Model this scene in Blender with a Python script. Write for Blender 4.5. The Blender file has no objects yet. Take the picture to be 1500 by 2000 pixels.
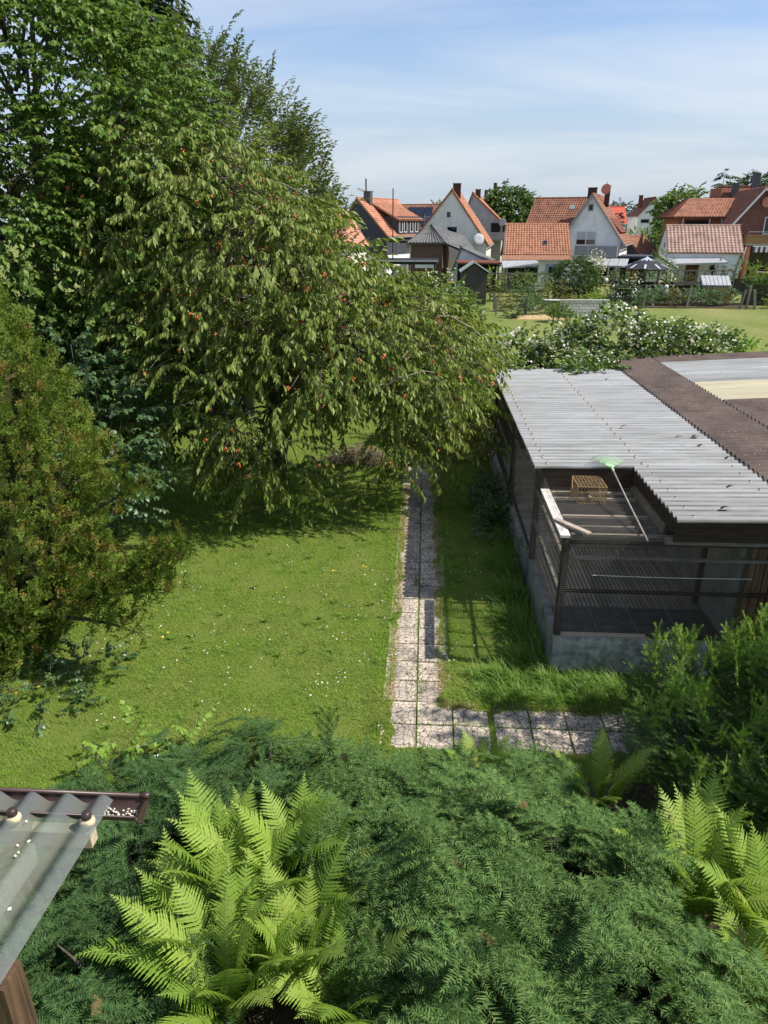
import bpy, math, random
import numpy as np
from math import sin, cos, pi, radians, sqrt, atan2
from mathutils import Vector, Matrix

# ------------------------------------------------------------------ camera, sky, sun, exposure
SC = bpy.context.scene
COL = SC.collection
CAM_H = 6.4
PITCH = radians(22.2); YAW = radians(3.21)
cam_data = bpy.data.cameras.new('camera')
cam_data.sensor_fit = 'VERTICAL'; cam_data.sensor_height = 36.0; cam_data.sensor_width = 27.0
cam_data.lens = 36.0 * 1387.0 / 2000.0
cam_data.clip_start = 0.05; cam_data.clip_end = 5000
cam = bpy.data.objects.new('camera', cam_data); COL.objects.link(cam)
cam.location = (0, 0, CAM_H)
cam.rotation_euler = (radians(90) - PITCH, 0, YAW)
SC.camera = cam

SUN_EL = radians(50.3); SUN_AZ = radians(96.5)          # clockwise from +Y (the garden path runs along +Y)
sun_dir = Vector((sin(SUN_AZ) * cos(SUN_EL), cos(SUN_AZ) * cos(SUN_EL), sin(SUN_EL)))
sun_data = bpy.data.lights.new('sun', 'SUN'); sun_data.energy = 4.3; sun_data.angle = radians(0.55)
sun_data.color = (1.0, 0.945, 0.86)
sun = bpy.data.objects.new('sun', sun_data); COL.objects.link(sun)
sun.rotation_euler = (-sun_dir).to_track_quat('-Z', 'Y').to_euler(); sun.location = (30, 0, 40)

world = bpy.data.worlds.new('World'); SC.world = world; world.use_nodes = True
wt = world.node_tree; wt.nodes.clear()
def wn(t, **k):
    n = wt.nodes.new(t)
    for a, b in k.items(): setattr(n, a, b)
    return n
w_out = wn('ShaderNodeOutputWorld'); w_bg = wn('ShaderNodeBackground'); w_sky = wn('ShaderNodeTexSky')
w_sky.sky_type = 'NISHITA'; w_sky.sun_disc = False; w_sky.sun_elevation = SUN_EL; w_sky.sun_rotation = SUN_AZ
w_sky.air_density = 1.0; w_sky.dust_density = 0.55; w_sky.ozone_density = 1.6; w_sky.altitude = 80
w_bg.inputs['Strength'].default_value = 0.115
w_tc = wn('ShaderNodeTexCoord'); w_sep = wn('ShaderNodeSeparateXYZ'); wt.links.new(w_tc.outputs['Generated'], w_sep.inputs[0])
w_add = wn('ShaderNodeMath', operation='ADD'); w_add.inputs[1].default_value = 0.30; wt.links.new(w_sep.outputs['Z'], w_add.inputs[0])
w_max = wn('ShaderNodeMath', operation='MAXIMUM'); w_max.inputs[1].default_value = 0.05; wt.links.new(w_add.outputs[0], w_max.inputs[0])
w_dx = wn('ShaderNodeMath', operation='DIVIDE'); wt.links.new(w_sep.outputs['X'], w_dx.inputs[0]); wt.links.new(w_max.outputs[0], w_dx.inputs[1])
w_dy = wn('ShaderNodeMath', operation='DIVIDE'); wt.links.new(w_sep.outputs['Y'], w_dy.inputs[0]); wt.links.new(w_max.outputs[0], w_dy.inputs[1])
w_cmb = wn('ShaderNodeCombineXYZ'); wt.links.new(w_dx.outputs[0], w_cmb.inputs[0]); wt.links.new(w_dy.outputs[0], w_cmb.inputs[1])
w_map = wn('ShaderNodeMapping'); w_map.inputs['Rotation'].default_value = (0, 0, radians(-12)); w_map.inputs['Scale'].default_value = (0.42, 1.5, 1)
wt.links.new(w_cmb.outputs[0], w_map.inputs[0])
w_noi = wn('ShaderNodeTexNoise'); w_noi.inputs['Scale'].default_value = 1.1; w_noi.inputs['Detail'].default_value = 7; w_noi.inputs['Roughness'].default_value = 0.58; w_noi.inputs['Distortion'].default_value = 0.5
wt.links.new(w_map.outputs[0], w_noi.inputs['Vector'])
w_rmp = wn('ShaderNodeMapRange'); w_rmp.inputs['From Min'].default_value = 0.40; w_rmp.inputs['From Max'].default_value = 0.72; w_rmp.inputs['To Max'].default_value = 0.72
wt.links.new(w_noi.outputs['Fac'], w_rmp.inputs['Value'])
w_tint = wn('ShaderNodeMix', data_type='RGBA', blend_type='MULTIPLY'); w_tint.inputs[0].default_value = 1; wt.links.new(w_sky.outputs[0], w_tint.inputs[6]); w_tint.inputs[7].default_value = (.92, .93, 1.0, 1)
w_hz = wn('ShaderNodeMapRange', interpolation_type='SMOOTHERSTEP'); wt.links.new(w_sep.outputs['Z'], w_hz.inputs['Value']); w_hz.inputs['From Min'].default_value = -.02; w_hz.inputs['From Max'].default_value = .30; w_hz.inputs['To Min'].default_value = .88; w_hz.inputs['To Max'].default_value = .0
w_haze = wn('ShaderNodeMix', data_type='RGBA'); wt.links.new(w_hz.outputs[0], w_haze.inputs[0]); wt.links.new(w_tint.outputs[2], w_haze.inputs[6]); w_haze.inputs[7].default_value = (3.0, 3.55, 4.2, 1)
w_mix = wn('ShaderNodeMix', data_type='RGBA'); wt.links.new(w_rmp.outputs[0], w_mix.inputs[0]); wt.links.new(w_haze.outputs[2], w_mix.inputs[6]); w_mix.inputs[7].default_value = (5.3, 5.4, 5.6, 1)
wt.links.new(w_mix.outputs[2], w_bg.inputs['Color']); wt.links.new(w_bg.outputs[0], w_out.inputs[0])

SC.view_settings.view_transform = 'Standard'; SC.view_settings.look = 'None'
SC.view_settings.exposure = 0.58; SC.view_settings.gamma = 1.0; SC.view_settings.use_curve_mapping = False
SC.render.engine = 'CYCLES'
SC.cycles.max_bounces = 8; SC.cycles.transparent_max_bounces = 24; SC.cycles.diffuse_bounces = 4
SC.cycles.use_denoising = True

random.seed(4); RNG = np.random.default_rng(11)

# ------------------------------------------------------------------ materials
def lin(r, g, b):
    f = lambda u: (u / 255 / 12.92) if u / 255 <= .04045 else ((u / 255 + .055) / 1.055) ** 2.4
    return (f(r), f(g), f(b))
def rgba(c): return (c[0], c[1], c[2], 1)

class NT:
    def __init__(s, name):
        s.m = bpy.data.materials.new(name); s.m.use_nodes = True; s.t = s.m.node_tree; s.t.nodes.clear()
        s.out = s.n('ShaderNodeOutputMaterial')
    def n(s, typ, **k):
        x = s.t.nodes.new(typ)
        for a, b in k.items(): setattr(x, a, b)
        return x
    def l(s, a, b): s.t.links.new(a, b)
    def ramp(s, fac, cols):
        r = s.n('ShaderNodeValToRGB'); e = r.color_ramp.elements
        while len(e) < len(cols): e.new(0.5)
        for i, (p, c) in enumerate(cols): e[i].position = p; e[i].color = rgba(c)
        s.l(fac, r.inputs[0]); return r.outputs[0]
    def noise(s, scale, detail=4, rough=.55, vec=None, dist=0):
        x = s.n('ShaderNodeTexNoise'); x.inputs['Scale'].default_value = scale; x.inputs['Detail'].default_value = detail
        x.inputs['Roughness'].default_value = rough; x.inputs['Distortion'].default_value = dist
        s.l(vec if vec is not None else s.obj(), x.inputs['Vector']); return x.outputs['Fac']
    def obj(s, scale=None, rot=None):
        tc = s.n('ShaderNodeTexCoord')
        if scale is None and rot is None: return tc.outputs['Object']
        mp = s.n('ShaderNodeMapping')
        if scale: mp.inputs['Scale'].default_value = scale
        if rot: mp.inputs['Rotation'].default_value = rot
        s.l(tc.outputs['Object'], mp.inputs[0]); return mp.outputs[0]
    def mix(s, fac, a, b, typ='MIX'):
        x = s.n('ShaderNodeMix', data_type='RGBA', blend_type=typ)
        for i, v in ((0, fac), (6, a), (7, b)):
            if isinstance(v, (int, float)): x.inputs[i].default_value = v
            elif isinstance(v, tuple): x.inputs[i].default_value = rgba(v)
            else: s.l(v, x.inputs[i])
        return x.outputs[2]
    def mrange(s, v, a, b, c=0, d=1):
        x = s.n('ShaderNodeMapRange')
        for i, q in enumerate((a, b, c, d)): x.inputs[i + 1].default_value = q
        s.l(v, x.inputs[0]); return x.outputs[0]
    def math(s, op, a, b=None):
        x = s.n('ShaderNodeMath', operation=op)
        for i, q in enumerate((a, b)):
            if q is None: continue
            if isinstance(q, (int, float)): x.inputs[i].default_value = q
            else: s.l(q, x.inputs[i])
        return x.outputs[0]
    def pbsdf(s, color, rough=.6, spec=.3, metal=0, bump=None, bstr=.3, bdist=.01):
        p = s.n('ShaderNodeBsdfPrincipled')
        if isinstance(color, tuple): p.inputs['Base Color'].default_value = rgba(color)
        else: s.l(color, p.inputs['Base Color'])
        if isinstance(rough, (int, float)): p.inputs['Roughness'].default_value = rough
        else: s.l(rough, p.inputs['Roughness'])
        p.inputs['Specular IOR Level'].default_value = spec; p.inputs['Metallic'].default_value = metal
        if bump is not None:
            b = s.n('ShaderNodeBump'); b.inputs['Strength'].default_value = bstr; b.inputs['Distance'].default_value = bdist
            s.l(bump, b.inputs['Height']); s.l(b.outputs[0], p.inputs['Normal'])
        return p
    def done(s, shader): s.l(shader.outputs[0], s.out.inputs[0]); return s.m

def surf(name, c1, c2=None, scale=3, rough=.7, spec=.25, metal=0, bscale=None, bstr=.3, bdist=.01, detail=5, stretch=None, lo=.3, hi=.7, dirt=None, dirt_scale=1.2, dirt_amt=.5, objvar=0):
    t = NT(name)
    v = t.obj(stretch) if stretch else t.obj()
    col = c1
    if c2: col = t.ramp(t.noise(scale, detail, .6, v), [(lo, c1), (hi, c2)])
    if dirt:
        d = t.mrange(t.noise(dirt_scale, 6, .65), .48, .72, 0, dirt_amt); col = t.mix(d, col, dirt)
    if objvar:
        oi = t.n('ShaderNodeObjectInfo'); h = t.n('ShaderNodeHueSaturation')
        t.l(t.mrange(oi.outputs['Random'], 0, 1, 1 - objvar, 1 + objvar), h.inputs['Value'])
        if isinstance(col, tuple): h.inputs['Color'].default_value = rgba(col)
        else: t.l(col, h.inputs['Color'])
        col = h.outputs[0]
    b = t.noise(bscale, 6, .65, v) if bscale else None
    return t.done(t.pbsdf(col, rough, spec, metal, b, bstr, bdist))

def leafmat(name, cols, trans=.28, rough=.5, spec=.2, patch=None, pscale=1.5, plo=.5, phi=.68, pamt=.8, tcol=(1.25, 1.25, .7), pdetail=4, iw=1.0, patch2=None):
    t = NT(name)
    g = t.n('ShaderNodeNewGeometry'); oi = t.n('ShaderNodeObjectInfo')
    r = t.math('FRACT', t.math('ADD', t.math('MULTIPLY', g.outputs['Random Per Island'], iw), t.math('MULTIPLY', oi.outputs['Random'], 1.0 if iw >= 1 else .999 - iw)))
    k = len(cols); col = t.ramp(r, [(i / max(1, k - 1), c) for i, c in enumerate(cols)])
    if patch:
        f = t.mrange(t.noise(pscale, pdetail, .6), plo, phi, 0, pamt); col = t.mix(f, col, patch)
    if patch2: col = t.mix(t.mrange(t.noise(2.4, 5, .6, t.obj((1, 1, 1), (0, 0, 1.1))), .50, .62, 0, .75), col, patch2)
    p = t.pbsdf(col, rough, spec)
    tr = t.n('ShaderNodeBsdfTranslucent'); t.l(t.mix(1.0, col, tcol, 'MULTIPLY'), tr.inputs[0])
    mx = t.n('ShaderNodeMixShader'); mx.inputs[0].default_value = trans
    t.l(p.outputs[0], mx.inputs[1]); t.l(tr.outputs[0], mx.inputs[2])
    return t.done(mx)

# ------------------------------------------------------------------ object helpers
def setp(o, label=None, cat=None, group=None, kind=None):
    if label: o['label'] = label
    if cat: o['category'] = cat
    if group: o['group'] = group
    if kind: o['kind'] = kind
    return o
def thing(name, label, cat, loc=(0, 0, 0), rz=0.0, group=None):
    o = bpy.data.objects.new(name, None); COL.objects.link(o); o.empty_display_size = .2
    o.location = loc; o.rotation_euler = (0, 0, rz)
    return setp(o, label, cat, group)
def root_loc(o):
    v = Vector((0, 0, 0))
    while o is not None: v += o.location; o = o.parent
    return v
def new_obj(name, me, parent=None):
    o = bpy.data.objects.new(name, me); COL.objects.link(o)
    if parent is not None: o.parent = parent
    return o

class MB:
    """collects faces of ONE mesh object"""
    def __init__(s): s.v = []; s.f = []
    def face(s, *pts):
        i = len(s.v); s.v += [tuple(p) for p in pts]; s.f.append(tuple(range(i, i + len(pts)))); return s
    def hexa(s, p):
        i = len(s.v); s.v += [tuple(q) for q in p]
        for f in ((3, 2, 1, 0), (4, 5, 6, 7), (0, 1, 5, 4), (1, 2, 6, 5), (2, 3, 7, 6), (3, 0, 4, 7)): s.f.append(tuple(i + k for k in f))
        return s
    def box(s, x0, x1, y0, y1, z0, z1):
        return s.hexa([(x0, y0, z0), (x1, y0, z0), (x1, y1, z0), (x0, y1, z0), (x0, y0, z1), (x1, y0, z1), (x1, y1, z1), (x0, y1, z1)])
    def cbox(s, c, size, rz=0, tilt=(0, 0)):
        hx, hy, hz = (q / 2 for q in size)
        m = Matrix.Translation(c) @ Matrix.Rotation(rz, 4, 'Z') @ Matrix.Rotation(tilt[0], 4, 'X') @ Matrix.Rotation(tilt[1], 4, 'Y')
        return s.hexa([m @ Vector(q) for q in ((-hx, -hy, -hz), (hx, -hy, -hz), (hx, hy, -hz), (-hx, hy, -hz), (-hx, -hy, hz), (hx, -hy, hz), (hx, hy, hz), (-hx, hy, hz))])
    def bar(s, a, b, w, h, up=(0, 0, 1)):
        a = Vector(a); b = Vector(b); d = (b - a).normalized(); u = Vector(up)
        if abs(d.dot(u)) > .98: u = Vector((1, 0, 0))
        r = d.cross(u).normalized(); u = r.cross(d)
        q = []
        for p in (a, b):
            q += [p - r * w / 2 - u * h / 2, p + r * w / 2 - u * h / 2, p + r * w / 2 + u * h / 2, p - r * w / 2 + u * h / 2]
        return s.hexa(q)
    def tube(s, pts, r0, r1=None, n=6, cap=True):
        if r1 is None: r1 = r0
        pts = [Vector(p) for p in pts]; k = len(pts); base = len(s.v); prev = None
        for i, p in enumerate(pts):
            d = (pts[min(i + 1, k - 1)] - pts[max(i - 1, 0)]); d = d.normalized() if d.length > 1e-9 else Vector((0, 0, 1))
            if prev is None: u = d.orthogonal().normalized()
            else:
                u = prev - d * prev.dot(d); u = u.normalized() if u.length > 1e-6 else d.orthogonal().normalized()
            prev = u; w = d.cross(u); r = r0 + (r1 - r0) * i / max(1, k - 1)
            for j in range(n):
                a = 2 * pi * j / n; s.v.append(tuple(p + (u * cos(a) + w * sin(a)) * r))
        for i in range(k - 1):
            for j in range(n):
                a = base + i * n + j; b = base + i * n + (j + 1) % n
                s.f.append((a, b, b + n, a + n))
        if cap:
            s.f.append(tuple(base + j for j in range(n))[::-1]); s.f.append(tuple(base + (k - 1) * n + j for j in range(n)))
        return s
    def lathe(s, c, prof, n=16, axis=None):
        base = len(s.v); c = Vector(c); R = Matrix.Identity(3)
        if axis is not None: R = Vector((0, 0, 1)).rotation_difference(Vector(axis)).to_matrix()
        for r, z in prof:
            for j in range(n):
                a = 2 * pi * j / n; s.v.append(tuple(c + R @ Vector((r * cos(a), r * sin(a), z))))
        for i in range(len(prof) - 1):
            for j in range(n):
                a = base + i * n + j; b = base + i * n + (j + 1) % n; s.f.append((a, b, b + n, a + n))
        s.f.append(tuple(base + j for j in range(n))[::-1]); k = base + (len(prof) - 1) * n; s.f.append(tuple(k + j for j in range(n)))
        return s
    def sphere(s, c, r, n=8, m=5, sq=(1, 1, 1)):
        prof = [(max(1e-4, r * sin(pi * i / m)), -r * cos(pi * i / m)) for i in range(m + 1)]
        b = len(s.v); s.lathe((0, 0, 0), prof, n)
        for i in range(b, len(s.v)):
            q = s.v[i]; s.v[i] = (q[0] * sq[0] + c[0], q[1] * sq[1] + c[1], q[2] * sq[2] + c[2])
        return s
    def mesh(s, name, mat, smooth=False, off=(0, 0, 0)):
        me = bpy.data.meshes.new(name); me.from_pydata([(a - off[0], b - off[1], c - off[2]) for a, b, c in s.v], [], s.f)
        if mat: me.materials.append(mat)
        if smooth: me.shade_smooth()
        me.update(); return me
    def build(s, name, mat, parent=None, smooth=False, world=False, kind=None):
        off = root_loc(parent) if (world and parent is not None) else (0, 0, 0)
        o = new_obj(name, s.mesh(name, mat, smooth, off), parent)
        if kind: o['kind'] = kind
        return o

def np_mesh(name, V, T, mats, midx=None, smooth=False):
    V = np.ascontiguousarray(V, np.float32); T = np.ascontiguousarray(T, np.int32)
    me = bpy.data.meshes.new(name)
    me.vertices.add(len(V)); me.vertices.foreach_set('co', V.ravel())
    me.loops.add(T.size); me.loops.foreach_set('vertex_index', T.ravel())
    me.polygons.add(len(T)); me.polygons.foreach_set('loop_start', np.arange(0, T.size, 3, dtype=np.int32))
    try: me.polygons.foreach_set('loop_total', np.full(len(T), 3, np.int32))
    except Exception: pass
    for m in mats: me.materials.append(m)
    if midx is not None: me.polygons.foreach_set('material_index', np.ascontiguousarray(midx, np.int32))
    me.update(calc_edges=True)
    if smooth: me.shade_smooth()
    return me

# leaf outlines: (across, along, out of plane), triangles
L_SMALL = (np.array([(0, 0, 0), (-.5, .45, .09), (0, 1, -.12), (.5, .45, .09)], float), np.array([(0, 2, 1), (0, 3, 2)]))
L_BROAD = (np.array([(0, 0, 0), (-.42, .22, .07), (-.46, .52, .05), (0, 1, -.2), (.46, .52, .05), (.42, .22, .07), (0, .5, -.03)], float),
           np.array([(0, 6, 1), (1, 6, 2), (2, 6, 3), (0, 5, 6), (5, 4, 6), (4, 3, 6)]))
L_NEEDLE = (np.array([(-.5, 0, 0), (.5, 0, 0), (0, 1, 0)], float), np.array([(0, 1, 2)]))
L_BLADE = (np.array([(-.5, 0, 0), (.5, 0, 0), (-.38, .55, .10), (.38, .55, .10), (0, 1, .38)], float), np.array([(0, 1, 3), (0, 3, 2), (2, 3, 4)]))
L_TRI = (np.array([(-.5, 0, 0), (.5, 0, 0), (.1, 1, .12)], float), np.array([(0, 1, 2)]))
L_LONG = (np.array([(-.5, 0, 0), (.5, 0, 0), (-.5, .35, .06), (.5, .35, .06), (-.4, .7, .25), (.4, .7, .25), (0, 1, .55)], float), np.array([(0, 1, 3), (0, 3, 2), (2, 3, 5), (2, 5, 4), (4, 5, 6)]))
L_PETAL = (np.array([(-.5, -.5, 0), (.5, -.5, 0), (.5, .5, .1), (-.5, .5, .1)], float), np.array([(0, 1, 2), (0, 2, 3)]))

def unit(a): return a / np.maximum(np.linalg.norm(a, axis=-1, keepdims=True), 1e-9)
def frames(A, U):
    A = unit(A); S = np.cross(A, U); bad = np.linalg.norm(S, axis=-1) < 1e-3
    if bad.any(): S[bad] = np.cross(A[bad], np.array([1., .3, 0]))
    S = unit(S); N = np.cross(S, A); return S, A, N
class Fol:
    """collects very many small pieces of ONE mesh with numpy"""
    def __init__(s): s.V = []; s.T = []; s.M = []; s.n = 0
    def put(s, tmpl, P, A, U, sx, sy, sz, mi=0):
        tv, tt = tmpl[0], tmpl[1]; tm = tmpl[2] if len(tmpl) > 2 else np.full(len(tt), mi)
        S, A, N = frames(np.asarray(A, float), np.asarray(U, float)); n = len(P)
        f = lambda q: np.broadcast_to(np.asarray(q, float), (n,))[:, None, None]
        v = P[:, None, :] + tv[None, :, 0:1] * f(sx) * S[:, None, :] + tv[None, :, 1:2] * f(sy) * A[:, None, :] + tv[None, :, 2:3] * f(sz) * N[:, None, :]
        k = len(tv)
        t = tt[None, :, :] + (np.arange(n) * k)[:, None, None] + s.n
        s.V.append(v.reshape(-1, 3)); s.T.append(t.reshape(-1, 3)); s.M.append(np.tile(tm, n)); s.n += n * k
        return s
    def tube(s, pts, r0, r1, n=4, mi=1):
        b = MB().tube(pts, r0, r1, n, cap=False); V = np.array(b.v); T = []
        for q in b.f: T += [(q[0], q[1], q[2]), (q[0], q[2], q[3])]
        s.V.append(V); s.T.append(np.array(T) + s.n); s.M.append(np.full(len(T), mi)); s.n += len(V); return s
    def arrays(s): return np.concatenate(s.V), np.concatenate(s.T), np.concatenate(s.M)
    def mesh(s, name, mats, off=(0, 0, 0)):
        V, T, M = s.arrays(); return np_mesh(name, V - np.array(off), T, mats, M)
    def build(s, name, mats, parent=None, kind=None, world=True):
        off = root_loc(parent) if (world and parent is not None) else (0, 0, 0)
        o = new_obj(name, s.mesh(name, mats, off), parent)
        if kind: o['kind'] = kind
        return o
    def tmpl(s):
        V, T, M = s.arrays(); return (V, T, M)

def rdir(n, rng=RNG): return unit(rng.normal(size=(n, 3)))
Z3 = np.array([0., 0, 1])
# ------------------------------------------------------------------ material set
M = {}
M['soil'] = surf('soil', (.05, .04, .028), (.11, .085, .055), 9, .95, .1, bscale=30, bstr=.6, bdist=.02)
def mk_lawn():
    t = NT('lawn_turf'); a = t.ramp(t.noise(28, 6, .7), [(.3, (.06, .08, .02)), (.5, (.14, .18, .035)), (.72, (.26, .23, .09))])
    b = t.ramp(t.noise(.55, 5, .6), [(.3, (.09, .165, .02)), (.7, (.16, .19, .045))])
    return t.done(t.pbsdf(t.mix(.5, a, b), .95, .05, bump=t.noise(60, 4), bstr=.7, bdist=.03))
M['lawn'] = mk_lawn()
def mk_meadow():
    t = NT('meadow_turf'); tc = t.obj((1, .35, 1))
    a = t.ramp(t.noise(.16, 6, .65, tc), [(.32, (.13, .19, .045)), (.5, (.20, .235, .075)), (.7, (.29, .28, .125))])
    b = t.ramp(t.noise(14, 5, .7), [(.3, (.6, .62, .55)), (.7, (1.25, 1.2, 1.15))])
    return t.done(t.pbsdf(t.mix(1, a, b, 'MULTIPLY'), .95, .05, bump=t.noise(9, 6, .75), bstr=.8, bdist=.08))
M['meadow'] = mk_meadow()
def mk_slab():
    t = NT('path_slab_concrete'); oi = t.n('ShaderNodeObjectInfo')
    mp = t.n('ShaderNodeMapping'); t.l(t.obj(), mp.inputs[0])
    off = t.n('ShaderNodeCombineXYZ'); t.l(t.math('MULTIPLY', oi.outputs['Random'], 40), off.inputs[0]); t.l(t.math('MULTIPLY', oi.outputs['Random'], 17), off.inputs[1]); t.l(off.outputs[0], mp.inputs['Location'])
    v = mp.outputs[0]
    # pressed net of shallow grooves, wandering like crazing
    nz = t.n('ShaderNodeTexNoise'); nz.inputs['Scale'].default_value = 7; t.l(v, nz.inputs['Vector'])
    wob = t.mix(.14, t.obj(), nz.outputs['Color'])
    vo = t.n('ShaderNodeTexVoronoi', feature='DISTANCE_TO_EDGE'); vo.inputs['Scale'].default_value = 13.5; vo.inputs['Randomness'].default_value = .5; t.l(wob, vo.inputs['Vector'])
    groove = t.mrange(vo.outputs['Distance'], .01, .085, 0, 1)
    agg = t.noise(150, 3, .8, v)
    base = t.ramp(agg, [(.25, (.32, .26, .205)), (.5, (.62, .52, .415)), (.75, (.78, .68, .56))])
    dirt = t.mrange(t.noise(2.6, 5, .62, v), .43, .62, 0, .8)
    # weathered dark centre of every slab
    s = t.n('ShaderNodeSeparateXYZ'); t.l(t.obj(), s.inputs[0])
    r = t.math('SQRT', t.math('ADD', t.math('POWER', s.outputs[0], 2), t.math('POWER', s.outputs[1], 2)))
    cen = t.mrange(t.math('ADD', r, t.math('MULTIPLY', t.noise(9, 5, .6, v), .16)), .16, .30, .62, 0)
    st = t.math('MAXIMUM', t.math('MULTIPLY', cen, t.mrange(oi.outputs['Random'], 0, 1, .45, 1)), t.math('MULTIPLY', dirt, .75))
    dark = t.ramp(agg, [(.25, (.06, .053, .05)), (.6, (.17, .155, .15)), (.8, (.34, .32, .30))])
    c = t.mix(st, base, dark)
    c = t.mix(groove, t.mix(.88, c, (.06, .055, .04)), c)
    bmp = t.math('ADD', groove, t.math('MULTIPLY', agg, .6))
    return t.done(t.pbsdf(c, .9, .15, bump=bmp, bstr=.6, bdist=.006))
M['slab'] = mk_slab()
M['concrete'] = surf('weathered_concrete', (.19, .19, .175), (.34, .34, .315), 4, .9, .15, bscale=25, bstr=.35, bdist=.008, dirt=(.06, .062, .055), dirt_scale=1.7, dirt_amt=.8)
M['concrete_front'] = surf('painted_grimy_concrete', (.22, .22, .205), (.58, .58, .54), 5, .9, .15, bscale=22, bstr=.35, bdist=.008, dirt=(.07, .07, .065), dirt_scale=2.3, dirt_amt=.7, lo=.38, hi=.66)
def wood(name, c1, c2, scale=6, axis='Y', rough=.8, objvar=.15, spec=.15):
    st = {'X': (.6, 9, 9), 'Y': (9, .6, 9), 'Z': (9, 9, .6)}[axis]
    return surf(name, c1, c2, scale, rough, spec, bscale=scale * 2, bstr=.35, bdist=.006, stretch=st, objvar=objvar)
M['darkwood'] = wood('dark_brown_wood', (.022, .016, .012), (.075, .05, .035), 5, 'X')
M['darkwoodz'] = wood('dark_brown_post_wood', (.03, .024, .019), (.10, .075, .055), 5, 'Z')
M['greywood'] = wood('weathered_grey_wood', (.10, .085, .068), (.28, .24, .19), 5, 'X')
M['greywoody'] = wood('weathered_grey_wood_lengthways', (.10, .085, .068), (.26, .22, .18), 5, 'Y')
M['palewood'] = wood('pale_sawn_wood', (.38, .30, .21), (.55, .45, .33), 5, 'X')
M['whiteboard'] = surf('chalky_white_board', (.48, .46, .41), (.78, .76, .70), 6, .75, .2, bscale=20, bstr=.2, bdist=.004, stretch=(6, 1, 6), dirt=(.25, .22, .17), dirt_scale=5, dirt_amt=.6)
M['pinkboard'] = wood('pinkish_board', (.42, .32, .26), (.6, .48, .40), 5, 'X')
M['slat'] = wood('brown_floor_slat', (.20, .165, .13), (.45, .39, .32), 5, 'Y', objvar=.3)
M['plank'] = wood('dusty_floor_plank', (.20, .175, .145), (.42, .37, .31), 4, 'X', objvar=.3)
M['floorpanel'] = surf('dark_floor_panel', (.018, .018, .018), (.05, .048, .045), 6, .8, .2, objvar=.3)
M['partition'] = surf('grey_board_partition', (.16, .15, .13), (.27, .25, .22), 2, .85, .15, dirt=(.07, .065, .05), dirt_scale=1.5, dirt_amt=.7)
M['doorwood'] = wood('reddish_brown_door_wood', (.07, .04, .025), (.17, .10, .062), 5, 'Z')
M['wire'] = surf('dull_galvanised_wire', (.15, .135, .115), (.28, .26, .23), 6, .6, .3, metal=.2)
M['rustwire'] = surf('rusty_wire', (.22, .13, .06), (.48, .33, .17), 14, .7, .3, metal=.2)
M['iron'] = surf('dark_iron', (.02, .018, .016), (.05, .04, .035), 8, .6, .3, metal=.4)

def mk_sheet(name, col, clear, transl, dirt_shade_col, rough=.32, tinge=(.72, .75, .76), dirt_amt=.6, streak=(.25, 3.2, 1), rib_shade=None):
    t = NT(name); oi = t.n('ShaderNodeObjectInfo')
    v = t.obj(streak); d = t.mrange(t.noise(2.2, 7, .65, v), .40, .72, 0, dirt_amt); d2 = t.mrange(t.noise(9, 6, .7), .52, .74, 0, dirt_amt * .8)
    dd = t.math('MAXIMUM', d, d2)
    if rib_shade:
        ax_, ph_ = rib_shade; sx = t.n('ShaderNodeSeparateXYZ'); t.l(t.obj(), sx.inputs[0])
        wv = t.math('SINE', t.math('MULTIPLY', t.math('ADD', sx.outputs[ax_], ph_), 2 * pi / .177)); vv = t.mrange(wv, .5, -.45, 0, 1)  # dark bands along the corrugations: rib shading painted into the dirt mask
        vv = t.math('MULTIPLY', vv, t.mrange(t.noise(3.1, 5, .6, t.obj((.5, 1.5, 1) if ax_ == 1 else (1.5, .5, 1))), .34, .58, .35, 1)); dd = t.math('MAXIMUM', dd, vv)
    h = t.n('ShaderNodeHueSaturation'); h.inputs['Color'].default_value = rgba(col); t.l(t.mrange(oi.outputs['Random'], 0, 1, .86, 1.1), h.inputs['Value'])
    c = t.mix(dd, h.outputs[0], dirt_shade_col)
    p = t.pbsdf(c, rough, .35, bump=t.noise(26, 4), bstr=.08, bdist=.004)
    tr = t.n('ShaderNodeBsdfTranslucent'); t.l(c, tr.inputs[0])
    m1 = t.n('ShaderNodeMixShader'); m1.inputs[0].default_value = transl; t.l(p.outputs[0], m1.inputs[1]); t.l(tr.outputs[0], m1.inputs[2])
    tp = t.n('ShaderNodeBsdfTransparent'); tp.inputs[0].default_value = rgba(tinge)
    m2 = t.n('ShaderNodeMixShader'); t.l(t.mrange(dd, 0, 1, clear, clear * .8), m2.inputs[0]); t.l(m1.outputs[0], m2.inputs[1]); t.l(tp.outputs[0], m2.inputs[2])
    return t.done(m2)
M['frosted'] = mk_sheet('frosted_plastic_sheet', (.68, .685, .68), .24, .36, (.17, .165, .14), rib_shade=(1, 9.34))
M['cream_sheet'] = mk_sheet('yellowed_plastic_sheet', (.74, .68, .48), .10, .2, (.40, .34, .22), tinge=(.7, .65, .4), rib_shade=(1, 9.34))
M['porch_sheet'] = mk_sheet('clear_plastic_porch_sheet', (.40, .41, .42), .80, .15, (.27, .255, .205), rough=.12, tinge=(.82, .9, .86), dirt_amt=.5, streak=(3.2, .25, 1), rib_shade=(0, -.04))
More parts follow.
